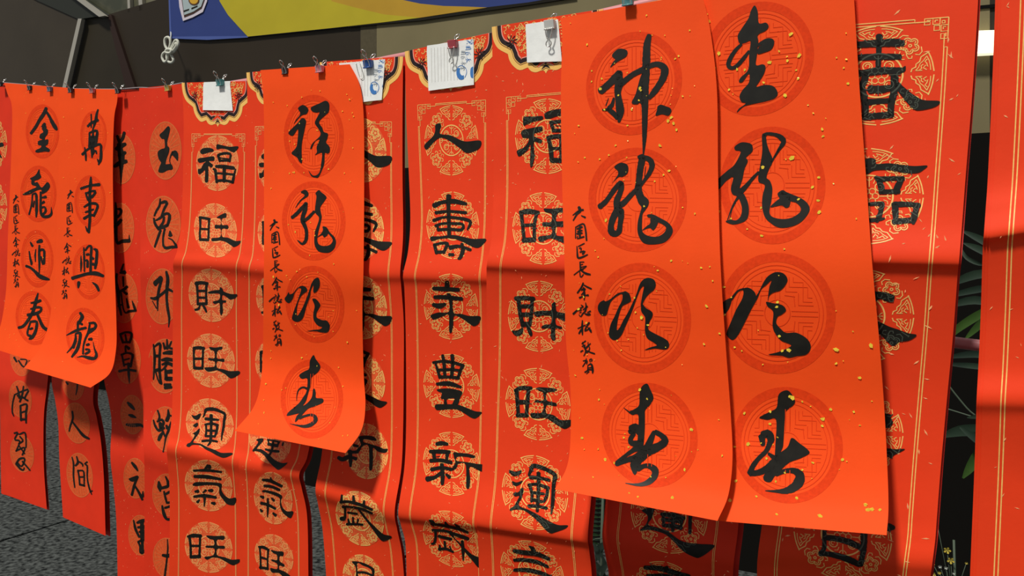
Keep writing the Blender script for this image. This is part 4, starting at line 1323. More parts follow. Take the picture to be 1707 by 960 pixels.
# ---------------------------------------------------------------- advertising banner on the fascia
M_NAVY = mat('navy_blue_banner_cloth', (44, 60, 118), .6, .25, noise=.06, nscale=3)
M_YELC = mat('yellow_banner_cloth', (180, 164, 34), .6, .25, noise=.05, nscale=4)
M_AMB = mat('amber_banner_cloth', (182, 142, 40), .6, .25, noise=.06, nscale=4)
M_DARKSTRIP = mat('dark_strip', (26, 22, 12), .8, .2)
ab = empty('advertising_banner', at(284, 62, -2.79)); tag(ab, 'blue and yellow cloth advertising banner hung high on the brown wall', 'banner')
slab('cloth', [(283, -70), (281, 0), (284, 62.5), (345, 65), (413, 61.5), (550, 47.5), (640, 37), (700, 30), (812, 13), (880, 5), (960, -8), (960, -70)], 2.785, .008, M_NAVY, ab)
slab('yellow_band', [(360, -40), (366, 2), (380, 25), (398, 45), (413, 61), (550, 47), (640, 37), (700, 29.5), (640, 24), (590, 12), (553, 2), (540, -20)], 2.782, .007, M_YELC, ab)
slab('amber_band', [(540, -20), (553, 2), (590, 12), (640, 24), (700, 29.5), (812, 12.5), (780, 11), (740, 10), (700, 6), (672, 0), (655, -20)], 2.782, .007, M_AMB, ab)
slab('edge_strip', [(580, 42.5), (700, 29), (812, 12), (880, 4), (960, -10), (960, -4), (880, 8.5), (808, 18.5), (700, 34.5), (580, 45)], 2.783, .012, M_DARKSTRIP, ab)  # dark strip along the lower right edge of the cloth
slab('edge_strip', [(281, 0), (283.5, 0), (286, 61), (413, 60), (413, 62.5), (345, 66.5), (283, 64)], 2.784, .006, mat('pale_blue_hem', (70, 88, 150), .6, .3), ab)
cdp = slab('printed_card', [(296, -20), (299, 12), (305, 35), (321, 29), (338, 20), (345, 2), (347, -20)], 2.778, .004, mat('card_white_edge', (206, 196, 204), .5, .3), ab)
slab('card_outline', [(300, -20), (304, 8), (307, 29), (322, 23), (336, 14), (341, 0), (342, -20)], 2.776, .003, mat('card_brown_line', (70, 44, 32), .5, .3), cdp)
slab('card_face', [(301.5, -20), (305, 8), (307, 25), (322, 19.5), (335, 11), (339, 0), (340, -20)], 2.774, .003, mat('card_pale_grey', (164, 178, 178), .5, .3), cdp)
slab('card_bar', [(306, 17.5), (315, 14.5), (315, 16.5), (306, 20)], 2.772, .002, M_DARKSTRIP, cdp)
slab('card_bar', [(319, 13), (329, 9), (329, 11), (319, 15.5)], 2.772, .002, M_DARKSTRIP, cdp)
cc = [(323+9*math.cos(a*math.pi/10), 0+8.5*math.sin(a*math.pi/10)) for a in range(20)]
slab('card_coin', cc, 2.771, .002, mat('coin_rim', (96, 60, 30), .5, .3), cdp)
cc = [(323+7*math.cos(a*math.pi/10), 0+6.5*math.sin(a*math.pi/10)) for a in range(20)]
slab('card_coin', cc, 2.770, .002, mat('coin_gold', (206, 160, 48), .5, .3), cdp)
# cord bundle tied at its corner
cb = empty('cord_bundle', at(281, 84, -2.66)); tag(cb, 'knotted bundle of white cord hanging at the lower left corner of the blue banner', 'cord')
def pxpath(pts, y, sub=6, closed=False): return [at(a, b, -y) for a, b in catmull(pts, sub, closed)]
tube('loop', pxpath([(280, 84), (275.5, 76), (275, 66), (279, 62), (283.5, 65), (284, 74), (281, 84)], 2.66), .0095, M_CORD, cb)
tube('loop', pxpath([(283, 85), (288, 76), (292, 68), (296, 68), (297, 75), (291, 85), (284, 90)], 2.65), .0095, M_CORD, cb)
tube('loop', pxpath([(284, 86), (290, 77), (293.5, 72), (294, 77), (287, 87)], 2.645), .0085, M_CORD, cb)
tube('loop', pxpath([(280, 85), (272.5, 89), (270.5, 96), (274, 103), (278, 101), (280, 93), (281, 86)], 2.65), .0095, M_CORD, cb)
tube('loop', pxpath([(281, 86), (278, 95), (281, 103), (287, 104), (289, 99), (283, 88)], 2.655), .0095, M_CORD, cb)
tube('knot', pxpath([(276.5, 85), (281, 82), (286, 84), (284, 88), (278, 88)], 2.638, closed=True), .010, M_CORD, cb, closed=True)
tube('tie', [at(281, 84, -2.66), at(283, 70, -2.70), at(285, 60, -2.775), at(285, 52, -2.789)], .004, M_CORD, cb)

# ---------------------------------------------------------------- rails and cord that carry the banners
rail = tube('hanging_rail', pxpath([(250, 164), (405, 138), (625, 104), (806, 65), (1000, 24), (1300, -45), (1640, -120), (2100, -225)], .013, 4), .0074, M_POLE, n=14)
tag(rail, 'pink lacquered pole carrying the tops of the long red banners', 'pole')
a_, b_ = at(670, 457, -.075), at(1610, 573, -.075); dd = (b_-a_).normalized()
low = tube('lower_rail', [a_-dd*.5, a_, b_, b_+dd*1.2], .0076, M_POLE, n=14)
tag(low, 'pink pole crossing behind the banners at mid height', 'pole')
hc = tube('rope', [at(a, b, .001) for a, b in catmull([(-90, 130), (7, 138), (60, 142.5), (98, 147), (150, 148.5), (198, 148.5), (232, 146), (262, 146.2), (305, 138)], 5)], .0013, M_LINEC, n=6)
tag(hc, 'thin grey cord from which the leftmost red banners hang', 'cord')

# ---------------------------------------------------------------- the banners
def ofs(pts, d, dx=0): return [(x+dx, y, o+d) for x, y, o in pts]
def mk(key, L, R, m, label, nu=8, name='calligraphy_banner', group=None):
    s = Sheet(key, L, R, m, nu); s.obj.name = name; tag(s.obj, label, 'banner', group); return s
AL = [(303,138,.006),(306,200,.008),(305,300,.012),(302,370,.02),(296,415,.03),(289,437,.036),(289,460,.031),(288,520,.021),(288,600,.018),(287,680,.022),(283,725,.032),(278,748,.040),(280,775,.035),(283,830,.024),(282,960,.018),(281,1010,.018)]
AR = [(421,135,.006),(424,200,.008),(423,300,.012),(421,375,.02),(417,420,.03),(411,443,.036),(411,467,.031),(411,525,.021),(412,605,.018),(412,690,.022),(409,745,.032),(405,772,.040),(407,798,.035),(410,850,.024),(411,980,.018),(411,1015,.018)]
BL = [(411,121,0.016),(413,200,0.018),(413,300,0.022),(411,378,0.03),(408,422,0.04),(402,445,0.046),(402,468,0.041),(402,528,0.031),(403,608,0.028),(402,695,0.032),(401,745,0.042),(398,773,0.049),(399,800,0.045),(400,855,0.034),(400,980,0.028),(400,1020,0.028)]
BR = [(515,112,0.016),(518,195,0.018),(520,300,0.022),(519,385,0.03),(517,432,0.04),(512,457,0.046),(512,482,0.041),(513,540,0.031),(516,625,0.028),(519,710,0.032),(512,762,0.044),(499,790,0.055),(503,814,0.052),(512,862,0.038),(514,960,0.032),(514,1020,0.03)]
QL = [(533,104,.008),(535,190,.010),(536,300,.014),(534,385,.022),(530,430,.032),(525,455,.038),(526,480,.033),(528,540,.023),(532,620,.020),(538,710,.022),(536,760,.032),(526,812,.048),(530,840,.043),(538,885,.028),(545,980,.022),(546,1010,.022)]
QR = [(672,94,.008),(671,190,.010),(671,300,.014),(672,370,.020),(671,410,.028),(667,454,.036),(669,480,.032),(673,540,.023),(673,620,.020),(672,710,.022),(669,780,.030),(658,850,.046),(662,882,.041),(670,922,.028),(675,985,.022),(676,1010,.022)]
RL = [(675,86,.014),(677,190,.016),(682,300,.020),(684,370,.026),(680,420,.034),(672,457,.042),(674,480,.038),(676,540,.029),(677,620,.026),(677,710,.028),(674,780,.036),(664,850,.050),(668,874,.046),(676,908,.034),(678,980,.028),(679,1010,.028)]
RR = [(831,52,.014),(833,180,.016),(832,290,.020),(831,362,.026),(828,415,.034),(823,460,.042),(824,484,.038),(825,540,.029),(825,620,.026),(824,710,.028),(821,795,.036),(812,868,.050),(815,892,.046),(820,930,.034),(822,990,.028),(822,1020,.028)]
CL = [(820,45,0.028),(822,180,0.03),(823,290,0.034),(822,350,0.04),(819,400,0.048),(812,438,0.056),(811,462,0.052),(811,530,0.043),(810,610,0.04),(807,700,0.042),(803,795,0.05),(795,866,0.064),(796,888,0.06),(798,930,0.048),(799,990,0.042),(799,1020,0.042)]
CR = [(1006,15,0.028),(1006,165,0.03),(1004,285,0.034),(1002,345,0.04),(999,400,0.048),(993,445,0.056),(993,470,0.052),(992,530,0.043),(990,610,0.04),(987,705,0.042),(987,805,0.05),(980,892,0.064),(982,915,0.06),(986,952,0.048),(988,1000,0.042),(988,1030,0.042)]
YL = [(1010,18,.006),(1012,200,.008),(1011,400,.014),(1008,440,.024),(1009,480,.016),(1010,640,.010),(1011,800,.016),(1008,850,.022),(1004,893,.028),(1010,930,.020),(1015,960,.012),(1016,1020,.012)]
YR = [(1232,-25,.006),(1234,180,.008),(1234,400,.014),(1232,450,.024),(1232,490,.016),(1233,640,.010),(1233,800,.016),(1231,873,.022),(1224,930,.028),(1222,955,.022),(1222,980,.014),(1223,1040,.012)]
ZL = [(1302,-70,.006),(1298,20,.010),(1296,160,.014),(1293,300,.020),(1291,370,.028),(1287,425,.040),(1287,455,.036),(1284,540,.022),(1281,640,.016),(1277,750,.018),(1272,840,.024),(1270,875,.028),(1264,920,.032),(1262,955,.026),(1264,1030,.018)]
ZR = [(1634,-120,.006),(1631,-10,.010),(1622,140,.014),(1610,290,.020),(1604,370,.028),(1599,432,.040),(1596,462,.036),(1589,555,.022),(1579,660,.016),(1569,770,.018),(1562,860,.024),(1559,900,.028),(1554,940,.032),(1550,975,.026),(1546,1050,.018)]
WL = [(1665,-100,.012),(1664,0,.014),(1659,140,.018),(1652,290,.024),(1648,350,.034),(1645,392,.044),(1643,420,.038),(1640,520,.026),(1636,610,.026),(1633,665,.034),(1632,700,.030),(1629,790,.022),(1622,960,.022),(1619,1040,.022)]
WR = [(1900,-170,.012),(1896,-70,.014),(1888,80,.018),(1878,240,.024),(1873,310,.034),(1870,355,.044),(1867,385,.038),(1860,500,.026),(1855,610,.026),(1850,670,.034),(1848,705,.030),(1842,810,.022),(1830,1010,.022),(1825,1090,.022)]
JL = [(-90,128,-.004),(-92,300,.0),(-100,450,.006),(-110,600,.004)]
JR = [(28,142,-.004),(27,300,.0),(22,450,.006),(10,590,.004)]
KL = [(10,150,-.014),(8,300,-.010),(4,450,-.004),(-1,560,.002),(-3,640,.012),(0,680,.006),(1,760,.0),(2,822,.002)]
KR = [(92,152,-.014),(90,310,-.010),(88,460,-.004),(84,580,.002),(79,640,.012),(73,695,.006),(73,775,.0),(78,849,.002)]
ML_ = [(108,154,-.012),(107,300,-.008),(104,450,.0),(94,570,.008),(86,630,.016),(92,668,.010),(97,705,.004),(99,765,.0),(105,862,.004)]
MR_ = [(180,156,-.012),(180,305,-.008),(176,460,.0),(166,580,.008),(155,660,.018),(161,695,.012),(168,735,.006),(173,795,.0),(176,893,.004)]
GL_ = [(160,152,-.002),(164,300,.002),(166,420,.006),(169,520,.006),(172,620,.010),(181,668,.006),(186,705,.004),(184,760,.010),(189,810,.004),(194,870,.0),(196,960,.0),(197,1010,.0)]
GR_ = [(250,148,-.002),(251,300,.002),(252,420,.008),(252,520,.006),(254,620,.008),(256,690,.006),(256,720,.006),(252,768,.012),(253,820,.004),(253,890,.0),(253,980,.0),(254,1020,.0)]
HL = [(232,147,.002),(233,300,.004),(234,400,.012),(234,446,.018),(235,500,.012),(238,620,.008),(239,700,.012),(240,752,.020),(241,790,.014),(241,870,.008),(240,1000,.006)]
HR = [(320,138,.002),(320,300,.004),(320,405,.012),(318,452,.018),(318,505,.012),(318,625,.008),(316,725,.012),(314,778,.020),(314,810,.014),(314,885,.008),(314,1015,.006)]
E1L = [(7,138,.008),(12,155,.010),(20,180,.013),(19,250,.020),(16,330,.028),(13,400,.034),(11,470,.044),(7,510,.054),(0,545,.066),(-14,580,.082)]
E1R = [(122,147,.008),(124,165,.009),(126,190,.011),(125,262,.015),(122,345,.020),(118,425,.026),(111,500,.034),(102,540,.042),(84,575,.054),(58,603,.072)]
E2L = [(98,147,.012),(99,165,.014),(99,195,.017),(98,265,.022),(96,345,.028),(93,425,.035),(87,500,.046),(80,545,.058),(64,584,.076),(40,613,.098)]
E2R = [(196.5,149,.008),(195,170,.010),(190,200,.014),(188,280,.020),(189,365,.026),(191,450,.034),(194,540,.046),(193,585,.058),(183,622,.076),(151,646,.098)]
D1L = [(434,117,.022),(438,150,.025),(440,200,.028),(440,300,.036),(440,430,.060),(439,520,.050),(438,590,.050),(434,640,.062),(422,680,.080),(391,718,.108)]
D1R = [(583,107,.014),(599,140,.016),(606,190,.018),(607,290,.026),(606,440,.054),(604,520,.042),(606,620,.040),(609,675,.052),(602,718,.076),(576,755,.106)]
D2L = [(934,30,.036),(937,60,.040),(935,160,.050),(937,300,.064),(941,440,.082),(943,560,.084),(951,650,.090),(951,730,.100),(945,778,.114),(925,815,.136)]
D2R = [(1170,-12,.036),(1184,50,.038),(1195,150,.044),(1197,290,.052),(1201,440,.072),(1210,580,.068),(1218,690,.074),(1221,765,.088),(1214,825,.104),(1196,868,.128)]
D3L = [(1130,-25,.026),(1135,40,.028),(1140,150,.034),(1145,300,.044),(1150,440,.062),(1158,580,.058),(1165,690,.062),(1170,760,.074),(1172,820,.088),(1175,866,.108)]
D3R = [(1421,-40,.026),(1425,20,.028),(1433,150,.032),(1444,300,.040),(1454,440,.058),(1465,560,.048),(1474,680,.050),(1479,775,.062),(1481,845,.080),(1478,892,.102)]

SJ = mk('j', JL, JR, M_RED2, 'red banner at the far left edge, almost hidden behind the golden dragon banner')
SK = mk('k', KL, KR, M_RED2, 'narrow red banner whose lower end hangs at the bottom left corner of the view')
SM = mk('m', ML_, MR_, M_RED2, 'narrow red banner ending above the grey paving, second low end from the left')
SG = mk('g', GL_, GR_, M_RED2, 'red vertical banner with brushed column ending in the signs 三元里')
SH = mk('h', HL, HR, M_RED2, 'red vertical banner with brushed column starting with the sign 玉')
SA = mk('a', AL, AR, M_RED, 'long red banner with scalloped top and the column 福旺財旺運氣旺, under the teal clip')
SB = mk('b', BL, BR, M_RED, 'long red banner mostly covered by the 祥龍 banner, 氣旺 at its foot')
SQ = mk('q', QL, QR, M_RED, 'long red banner half covered by the 祥龍 banner, with 歲 at its foot, under the blue clip')
SR = mk('r', RL, RR, M_RED, 'long red banner with 人壽年豐新歲 fully visible below a note with blue print')
SCC = mk('c', CL, CR, M_RED, 'long red banner with 福旺財旺運 overlapped on its right by the 神龍 banner')
SY = mk('y', YL, YR, M_RED2, 'shaded red banner of which only the foot shows below the 神龍 banner')
SZ = mk('z', ZL, ZR, M_RED, 'wide red banner with large gold medallions and 春 partly visible behind the rightmost orange banner')
SW = mk('w', WL, WR, M_RED, 'red banner with a double gold side line running along the right edge of the view')
E1 = mk('e1', E1L, E1R, M_BRIGHT, 'bright orange-red banner reading 金龍迎春 at the far left')
E2 = mk('e2', E2L, E2R, M_BRIGHT, 'bright orange-red banner reading 萬事興龍, its foot blown forward')
D1 = mk('d1', D1L, D1R, M_BRIGHT, 'bright orange-red banner reading 祥龍迎春 with curled foot, under the pink clip')
D2 = mk('d2', D2L, D2R, M_BRIGHT, 'bright orange-red banner reading 神龍迎春, large, in front')
D3 = mk('d3', D3L, D3R, M_BRIGHT, 'bright orange-red banner reading 金龍迎春, large, rightmost of the orange ones')
# plain sheets of the same stacks showing behind their edges
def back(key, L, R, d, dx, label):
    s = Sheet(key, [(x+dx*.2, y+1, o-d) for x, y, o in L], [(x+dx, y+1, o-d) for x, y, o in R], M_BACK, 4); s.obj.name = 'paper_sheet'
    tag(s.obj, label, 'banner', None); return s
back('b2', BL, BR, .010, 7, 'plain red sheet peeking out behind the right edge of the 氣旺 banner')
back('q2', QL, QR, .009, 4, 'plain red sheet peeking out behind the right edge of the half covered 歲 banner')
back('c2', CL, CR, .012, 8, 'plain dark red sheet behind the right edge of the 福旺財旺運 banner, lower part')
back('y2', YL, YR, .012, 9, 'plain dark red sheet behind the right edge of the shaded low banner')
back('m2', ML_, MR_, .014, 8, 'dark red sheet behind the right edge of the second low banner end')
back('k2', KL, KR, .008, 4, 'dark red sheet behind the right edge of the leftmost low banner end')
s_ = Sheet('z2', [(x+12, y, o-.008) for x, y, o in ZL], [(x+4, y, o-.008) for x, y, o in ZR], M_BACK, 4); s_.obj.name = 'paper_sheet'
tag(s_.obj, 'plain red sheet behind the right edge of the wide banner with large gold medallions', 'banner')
s_ = Sheet('w2', [(x-5, y, o-.006) for x, y, o in WL], [(x-5, y, o-.006) for x, y, o in WR], M_RED, 4); s_.obj.name = 'paper_sheet'
tag(s_.obj, 'second red sheet peeking out left of the banner at the right edge', 'banner')
s_ = Sheet('w3', [(x+5, y, o+.003) for x, y, o in WL], [(x+5, y, o+.003) for x, y, o in WR], M_RED, 4); s_.obj.name = 'paper_sheet'
tag(s_.obj, 'front red sheet of the stack at the right edge, carrying the gold side line', 'banner')
SWF = s_

# printed ornaments, frames, medallions
for s, sc in ((SA, 1.0), (SB, 1.0), (SQ, 1.0), (SR, 1.0), (SCC, 1.0)): put_ornament(s, sc)
put_frame(SA, 212, w=.0012, gap=.0016, m=M_TAN); put_frame(SB, 203, w=.0012, gap=.0016, m=M_TAN)
put_frame(SQ, 192, w=.0009); put_frame(SR, 159, w=.0009, ul=.135, ur=.86); put_frame(SCC, 146, w=.0009, ul=.13, ur=.87)
put_frame(SY, -200, w=.0008, ul=.12, ur=.86, fret=False); put_frame(SZ, 22, w=.0012, gap=.0036, ul=.11, ur=.87)
put_frame(SWF, -300, w=.0013, gap=.0042, ul=.15, ur=.85, fret=False)
for i in range(1, 8): put_med(SA, 'a%d' % i, 'tan'); put_med(SB, 'b%d' % i, 'tan'); put_med(SQ, 'q%d' % i, 'tan')
for i in range(1, 7): put_med(SR, 'r%d' % i, 'gold'); put_med(SCC, 'c%d' % i, 'gold')
for i in range(1, 8): put_med(SG, 'g%d' % i, 'dull'); put_med(SH, 'h%d' % i, 'dull')
for i in range(1, 4): put_med(SK, 'k%d' % i, 'dull'); put_med(SM, 'm%d' % i, 'dull')
for i in range(1, 6): put_med(SZ, 'z%d' % i, 'gold')
for i in (1, 2): put_med(SY, 'y%d' % i, 'gold')
for s, ks in ((D1, 'd1'), (D2, 'd2'), (D3, 'd3'), (E1, 'e1'), (E2, 'e2')):
    for q in 'abcd': put_ring(s, ks+q)

# brushed characters
for s, ks in ((D1, 'd1'), (D2, 'd2'), (D3, 'd3'), (E1, 'e1'), (E2, 'e2')):
    for q in 'abcd': put_glyph(s, ks+q)
for i in range(1, 8): put_glyph(SA, 'a%d' % i); put_glyph(SG, 'g%d' % i); put_glyph(SH, 'h%d' % i)
for i in range(1, 7): put_glyph(SR, 'r%d' % i); put_glyph(SCC, 'c%d' % i)
def med_tf(a, b):
    A, B_ = MED[a], MED[b]
    def f(x, y):
        u = (x-A[0])/A[2]; v = (y-A[1]-(x-A[0])*A[4])/A[3]
        return (B_[0]+u*B_[2], B_[1]+v*B_[3]+u*B_[2]*B_[4])
    return f
for i in (1, 2, 3, 4): put_glyph(SB, 'a%d' % i, med_tf('a%d' % i, 'b%d' % i))
for i in (5, 6, 7): put_glyph(SB, 'b%d' % i)
for i, (dx, dy) in ((1, (-149, 22)), (2, (-157, 1)), (3, (-148, 0)), (4, (-158, -21))):
    put_glyph(SQ, 'r%d' % i, lambda x, y, dx=dx, dy=dy, c=752 if True else 0: (x+dx, y+dy+(x-752)*(.08 if dy else 0)))
for i in (5, 6, 7): put_glyph(SQ, 'q%d' % i)
for i in (1, 2, 3): put_glyph(SK, 'k%d' % i); put_glyph(SM, 'm%d' % i)
for i in range(1, 7): put_glyph(SZ, 'z%d' % i)
for i in (1, 2): put_glyph(SY, 'y%d' % i)
put_glyph(SJ, 'j1')
lay(SJ, 'medallion', [aff(MGEO, (-20, 240, 32, 52, 0))], M_GOLD, .00035)
lay(SJ, 'medallion', [aff(MGEO, (-20, 345, 32, 52, 0))], M_GOLD, .00035)
INC = [(966, 356), (969, 387), (971, 418), (971, 450), (975, 483), (971, 515), (977, 545), (981, 578), (983, 609)]
COLS = ((D2, INC, 1, 1), (D1, [(458, 375), (460, 397), (461, 420), (461, 445), (463, 471), (460, 496), (463, 517), (464, 542), (465, 566)], .72, .78),
        (E1, [(27, 332), (27.5, 348.5), (27.5, 366), (27, 384), (28, 402), (27.5, 420), (28, 437), (28.5, 455), (28.5, 471)], .46, .60),
        (E2, [(118, 324), (116.5, 346), (116.5, 367), (114, 388), (113.5, 412), (112, 433), (110.5, 451), (110.5, 471), (109, 490)], .50, .62))
for s, cs, kx, ky in COLS:
    for i, (cx, cy) in enumerate(cs):
        x0, y0 = INC[i]
        put_glyph(s, 'i%d' % (i+1), lambda x, y, x0=x0, y0=y0, cx=cx, cy=cy: (cx+(x-x0)*kx, cy+(y-y0)*ky), ws=(kx+ky)/2*1.1, name='small_character')
for s, ks, n in ((SZ, 'z', 5), (SY, 'y', 2), (SCC, 'c', 6)): over_print(s, ['%s%d' % (ks, i) for i in range(1, n+1)])
# gold leaf flecks
put_flecks(D1, 90, M_FLECK, .0016, seed=11); put_flecks(D2, 130, M_FLECK, .0019, seed=12); put_flecks(D3, 130, M_FLECK, .0024, seed=13)
put_flecks(E1, 50, M_FLECK, .0011, seed=14); put_flecks(E2, 40, M_FLECK, .0010, seed=15)
for s, n, sz, sd_ in ((SA, 110, .0016, 21), (SB, 110, .0016, 22), (SQ, 120, .0018, 23), (SR, 130, .0019, 24), (SCC, 130, .0019, 25), (SY, 110, .0020, 26), (SZ, 120, .0034, 27), (SG, 130, .0017, 28), (SH, 130, .0017, 29), (SK, 50, .0016, 30), (SM, 50, .0016, 31), (SJ, 60, .0018, 32), (SWF, 40, .0024, 33)):
    put_flecks(s, int(n*1.3), M_DASH, sz*1.2, dash=True, seed=sd_)

# ---------------------------------------------------------------- white notes clipped over the tops
class Note(Sheet):
    pass
def note(quad, sheet, h, label, n=8):
    (ax, ay), (bx, by), (cx, cy), (dx, dy) = quad    # tl tr br bl
    V = []
    for j in range(n+1):
        for i in range(n+1):
            u, v = i/n, j/n
            x = (ax*(1-u)+bx*u)*(1-v)+(dx*(1-u)+cx*u)*v; y = (ay*(1-u)+by*u)*(1-v)+(dy*(1-u)+cy*u)*v
            p = sheet.hit(x, y, h)
            if p is None: p = at(x, y, sheet_off[sheet.name]+h)
            V.append(p+Vector((0, -.0025*v*v*(1-abs(2*u-1)*.6), 0)))
    Fc = []; w = n+1
    for j in range(n):
        for i in range(n): a = j*w+i; Fc.append((a, a+w, a+w+1, a+1))
    nv = len(V); V2 = V+[v+Vector((0, .0003, 0)) for v in V]
    e = empty('paper_note', V[0]); tag(e, label, 'note')
    F2 = Fc+[tuple(i+nv for i in f[::-1]) for f in Fc]
    for i in range(n):
        for q4 in ((i, i+1, i+1+nv, i+nv), (n*w+i, n*w+i+nv, n*w+i+1+nv, n*w+i+1), (i*w, i*w+nv, (i+1)*w+nv, (i+1)*w), (i*w+n, (i+1)*w+n, (i+1)*w+n+nv, i*w+n+nv)):
            b0 = len(V2); V2 += [V2[t] for t in q4]; F2.append((b0, b0+1, b0+2, b0+3))
    mesh('note_sheet', V2, F2, M_SLIP, e)
    s = Sheet.__new__(Sheet); s.obj = e; s.nu = n; s.nr = n+1; s.bvh = BVHTree.FromPolygons(V, Fc); s.name = 'note'
    s.nrm = [Vector((0, -1, 0))]*len(V); return s
sheet_off = {'a': .006, 'b': .016, 'q': .008, 'r': .014, 'c': .028}
NA = note([(340, 137), (384, 135), (390, 185), (340, 184)], SA, .002, 'small blank white note on the banner under the teal clip')
NC = note([(877, 41), (931, 33), (938, 103), (880, 105)], SCC, .002, 'blank white note next to the large 神龍 banner, under the silver clip')
NQ = note([(566, 106), (643, 99), (638, 167), (597, 172)], SQ, .002, 'white note with blue print beside the 祥龍 banner, under the blue clip')
NR = note([(712, 76), (790.5, 65.5), (791.5, 142), (716, 152)], SR, .002, 'white note with blue print under the red clip, on the 人壽年豐 banner')
def gtf(gid, cx, cy, k, rotd):
    i = int(gid[1])-1; x0, y0 = INC[i]
    c, s = math.cos(math.radians(rotd)), math.sin(math.radians(rotd))
    return lambda x, y: (cx+((x-x0)*c-(y-y0)*s)*k, cy+((x-x0)*s+(y-y0)*c)*k)
def print_note(N, ox, oy, k):
    def put(gid, cx, cy, kk, m):
        f = gtf(gid, ox+cx*k, oy+cy*k, kk*k, 90); geos = []
        for kind, pts in GL[gid][1]:
            geos.append(stroke_geo([f(p[0], p[1])+(p[2]*kk*k*.9,) for p in pts], 1.0, 2))
        lay(N, 'printed_character', geos, m, .0004)
    for gid, cy in (('i1', 0), ('i2', 10), ('i3', 20), ('i4', 30)): put(gid, -7.5, cy, .34, M_BLUEINK)
    for gid, cy in (('i2', 14), ('i3', 23), ('i4', 32), ('i5', 40)): put(gid, -15.5, cy+4, .32, M_GREYINK)
    for gid, cy in (('i4', -4), ('i9', 2)): put(gid, -1, cy, .24, M_BLUEINK)
    for i in range(1): pass
    cx, cy = ox-19*k, oy+51*k
    cres = [(cx+8*k*math.cos(math.radians(a)), cy+12*k*math.sin(math.radians(a))) for a in range(55, 225, 15)]
    cres += [(cx+2.5*k+5*k*math.cos(math.radians(a)), cy-3*k+8*k*math.sin(math.radians(a))) for a in range(210, 60, -20)]
    lay(N, 'printed_emblem', [outline_geo(cres, 2.0), stroke_geo([(cx-6*k, cy-9*k, .9), (cx, cy-12*k, .9), (cx+7*k, cy-8*k, .9), (cx+9*k, cy, .9), (cx+6*k, cy+8*k, .9)], 1.5, 1)], M_BLUEINK, .0004)
    lay(N, 'printed_block', [outline_geo([(ox-2.5*k, oy+43*k), (ox+3*k, oy+42*k), (ox+3*k, oy+58*k), (ox-2.5*k, oy+59*k), (ox-4*k, oy+51*k)], 2.0)], M_BLUEINK, .0004)
print_note(NR, 788, 70, 1.0); print_note(NQ, 640.5, 102, .88)
for k in range(9): lay(NR, 'ruled_line', [stroke_geo([(719+k*5.3, 80-k*.5, .5), (720+k*5.3, 137-k*.5, .5)], 4, 1)], M_LINE, .0003)
for k in range(4): lay(NQ, 'ruled_line', [stroke_geo([(603+k*5, 112-k*.5, .45), (603+k*5, 160, .45)], 4, 1)], M_LINE, .0003)

# ---------------------------------------------------------------- binder clips
def clip(px, py, off, rgb, label, k=1.0, lean=0.0, hang=None, spread=1.0):
    p = at(px, py, off); e = empty('binder_clip', p); tag(e, label, 'clip')
    k *= 1.18; w, hgt, t0, t1 = .0066*k, .0092*k, .0050*k, .0016*k
    def T(x, y, z): return p+Vector((x, y, z))
    V = [T(-w, -t0, .0012*k), T(w, -t0, .0012*k), T(w, t0, .0012*k), T(-w, t0, .0012*k), T(-w, -t1-.001, -hgt), T(w, -t1-.001, -hgt), T(w, t1, -hgt), T(-w, t1, -hgt)]
    o = mesh('clip_body', V, [(0, 1, 2, 3), (4, 5, 1, 0), (6, 7, 3, 2), (5, 6, 2, 1), (7, 4, 0, 3)], mat('clip_%d_%d_%d' % rgb, rgb, .3, .5, noise=.05), e, smooth=False)
    md = o.modifiers.new('bevel', 'BEVEL'); md.width = .0008; md.segments = 2
    curl = tube('clip_curl', [T(-w, -t1-.0016, -hgt), T(w, -t1-.0016, -hgt)], .0010*k, MATS['clip_%d_%d_%d' % rgb], e)
    for s in (-1, 1):
        ys = s*.0120*k*spread
        def Q(x, t):  # t 0 jaw .. 1 loop head
            return T(x+lean*t*.004, s*(t1+.0012)+(ys-s*t1)*t*t, -hgt+.0215*k*t)
        path = [Q(-.0042*k, 0), Q(-.0040*k, .25), Q(-.0022*k, .55), Q(-.0010*k, .66), Q(-.0032*k, .80), Q(-.0030*k, .95), Q(0, 1.03), Q(.0030*k, .95), Q(.0032*k, .80), Q(.0010*k, .66), Q(.0022*k, .55), Q(.0040*k, .25), Q(.0042*k, 0)]
        path = [Vector(q) for q in catmull([list(q) for q in path], 3)]
        if hang and s == -1:
            path = [T(q.x-p.x, -t1-.0022-(.0006), -hgt*.9-(q.z-p.z+hgt)*1.0) for q in path]
        tube('clip_handle', path, .00075*k, M_STEEL, e, n=6)
clip(50, 144, .010, (44, 42, 44), 'small dark clip with wire handles, on the 金龍迎春 banner at the far left', .8)
clip(83, 146, .012, (92, 108, 132), 'small blue-grey clip on the 金龍迎春 banner near the notch of its neighbour', .8)
clip(118, 148, .016, (60, 44, 44), 'small clip where the two far left orange banners overlap', .8)
clip(154, 148.5, .014, (196, 110, 110), 'small pink clip at the top middle of the 萬事興龍 banner', .8)
clip(197, 149, .014, (60, 30, 26), 'small clip at the right top corner of the 萬事興龍 banner', .8)
clip(280, 144, .006, (206, 176, 72), 'small yellow clip on the banner starting with 玉', .85)
clip(1, 138, .008, (50, 46, 46), 'small clip cut by the left edge of the view', .8)
clip(367, 134, .012, (70, 138, 136), 'teal binder clip holding a blank note', .95)
clip(476, 115, .020, (60, 50, 50), 'clip mostly hidden behind the 祥龍迎春 banner, only its wire loops showing', .85)
clip(533, 111, .022, (226, 140, 150), 'pink binder clip at the top of the 祥龍迎春 banner', .95)
clip(614, 102, .014, (44, 84, 150), 'blue binder clip holding a note with blue print', 1.05)
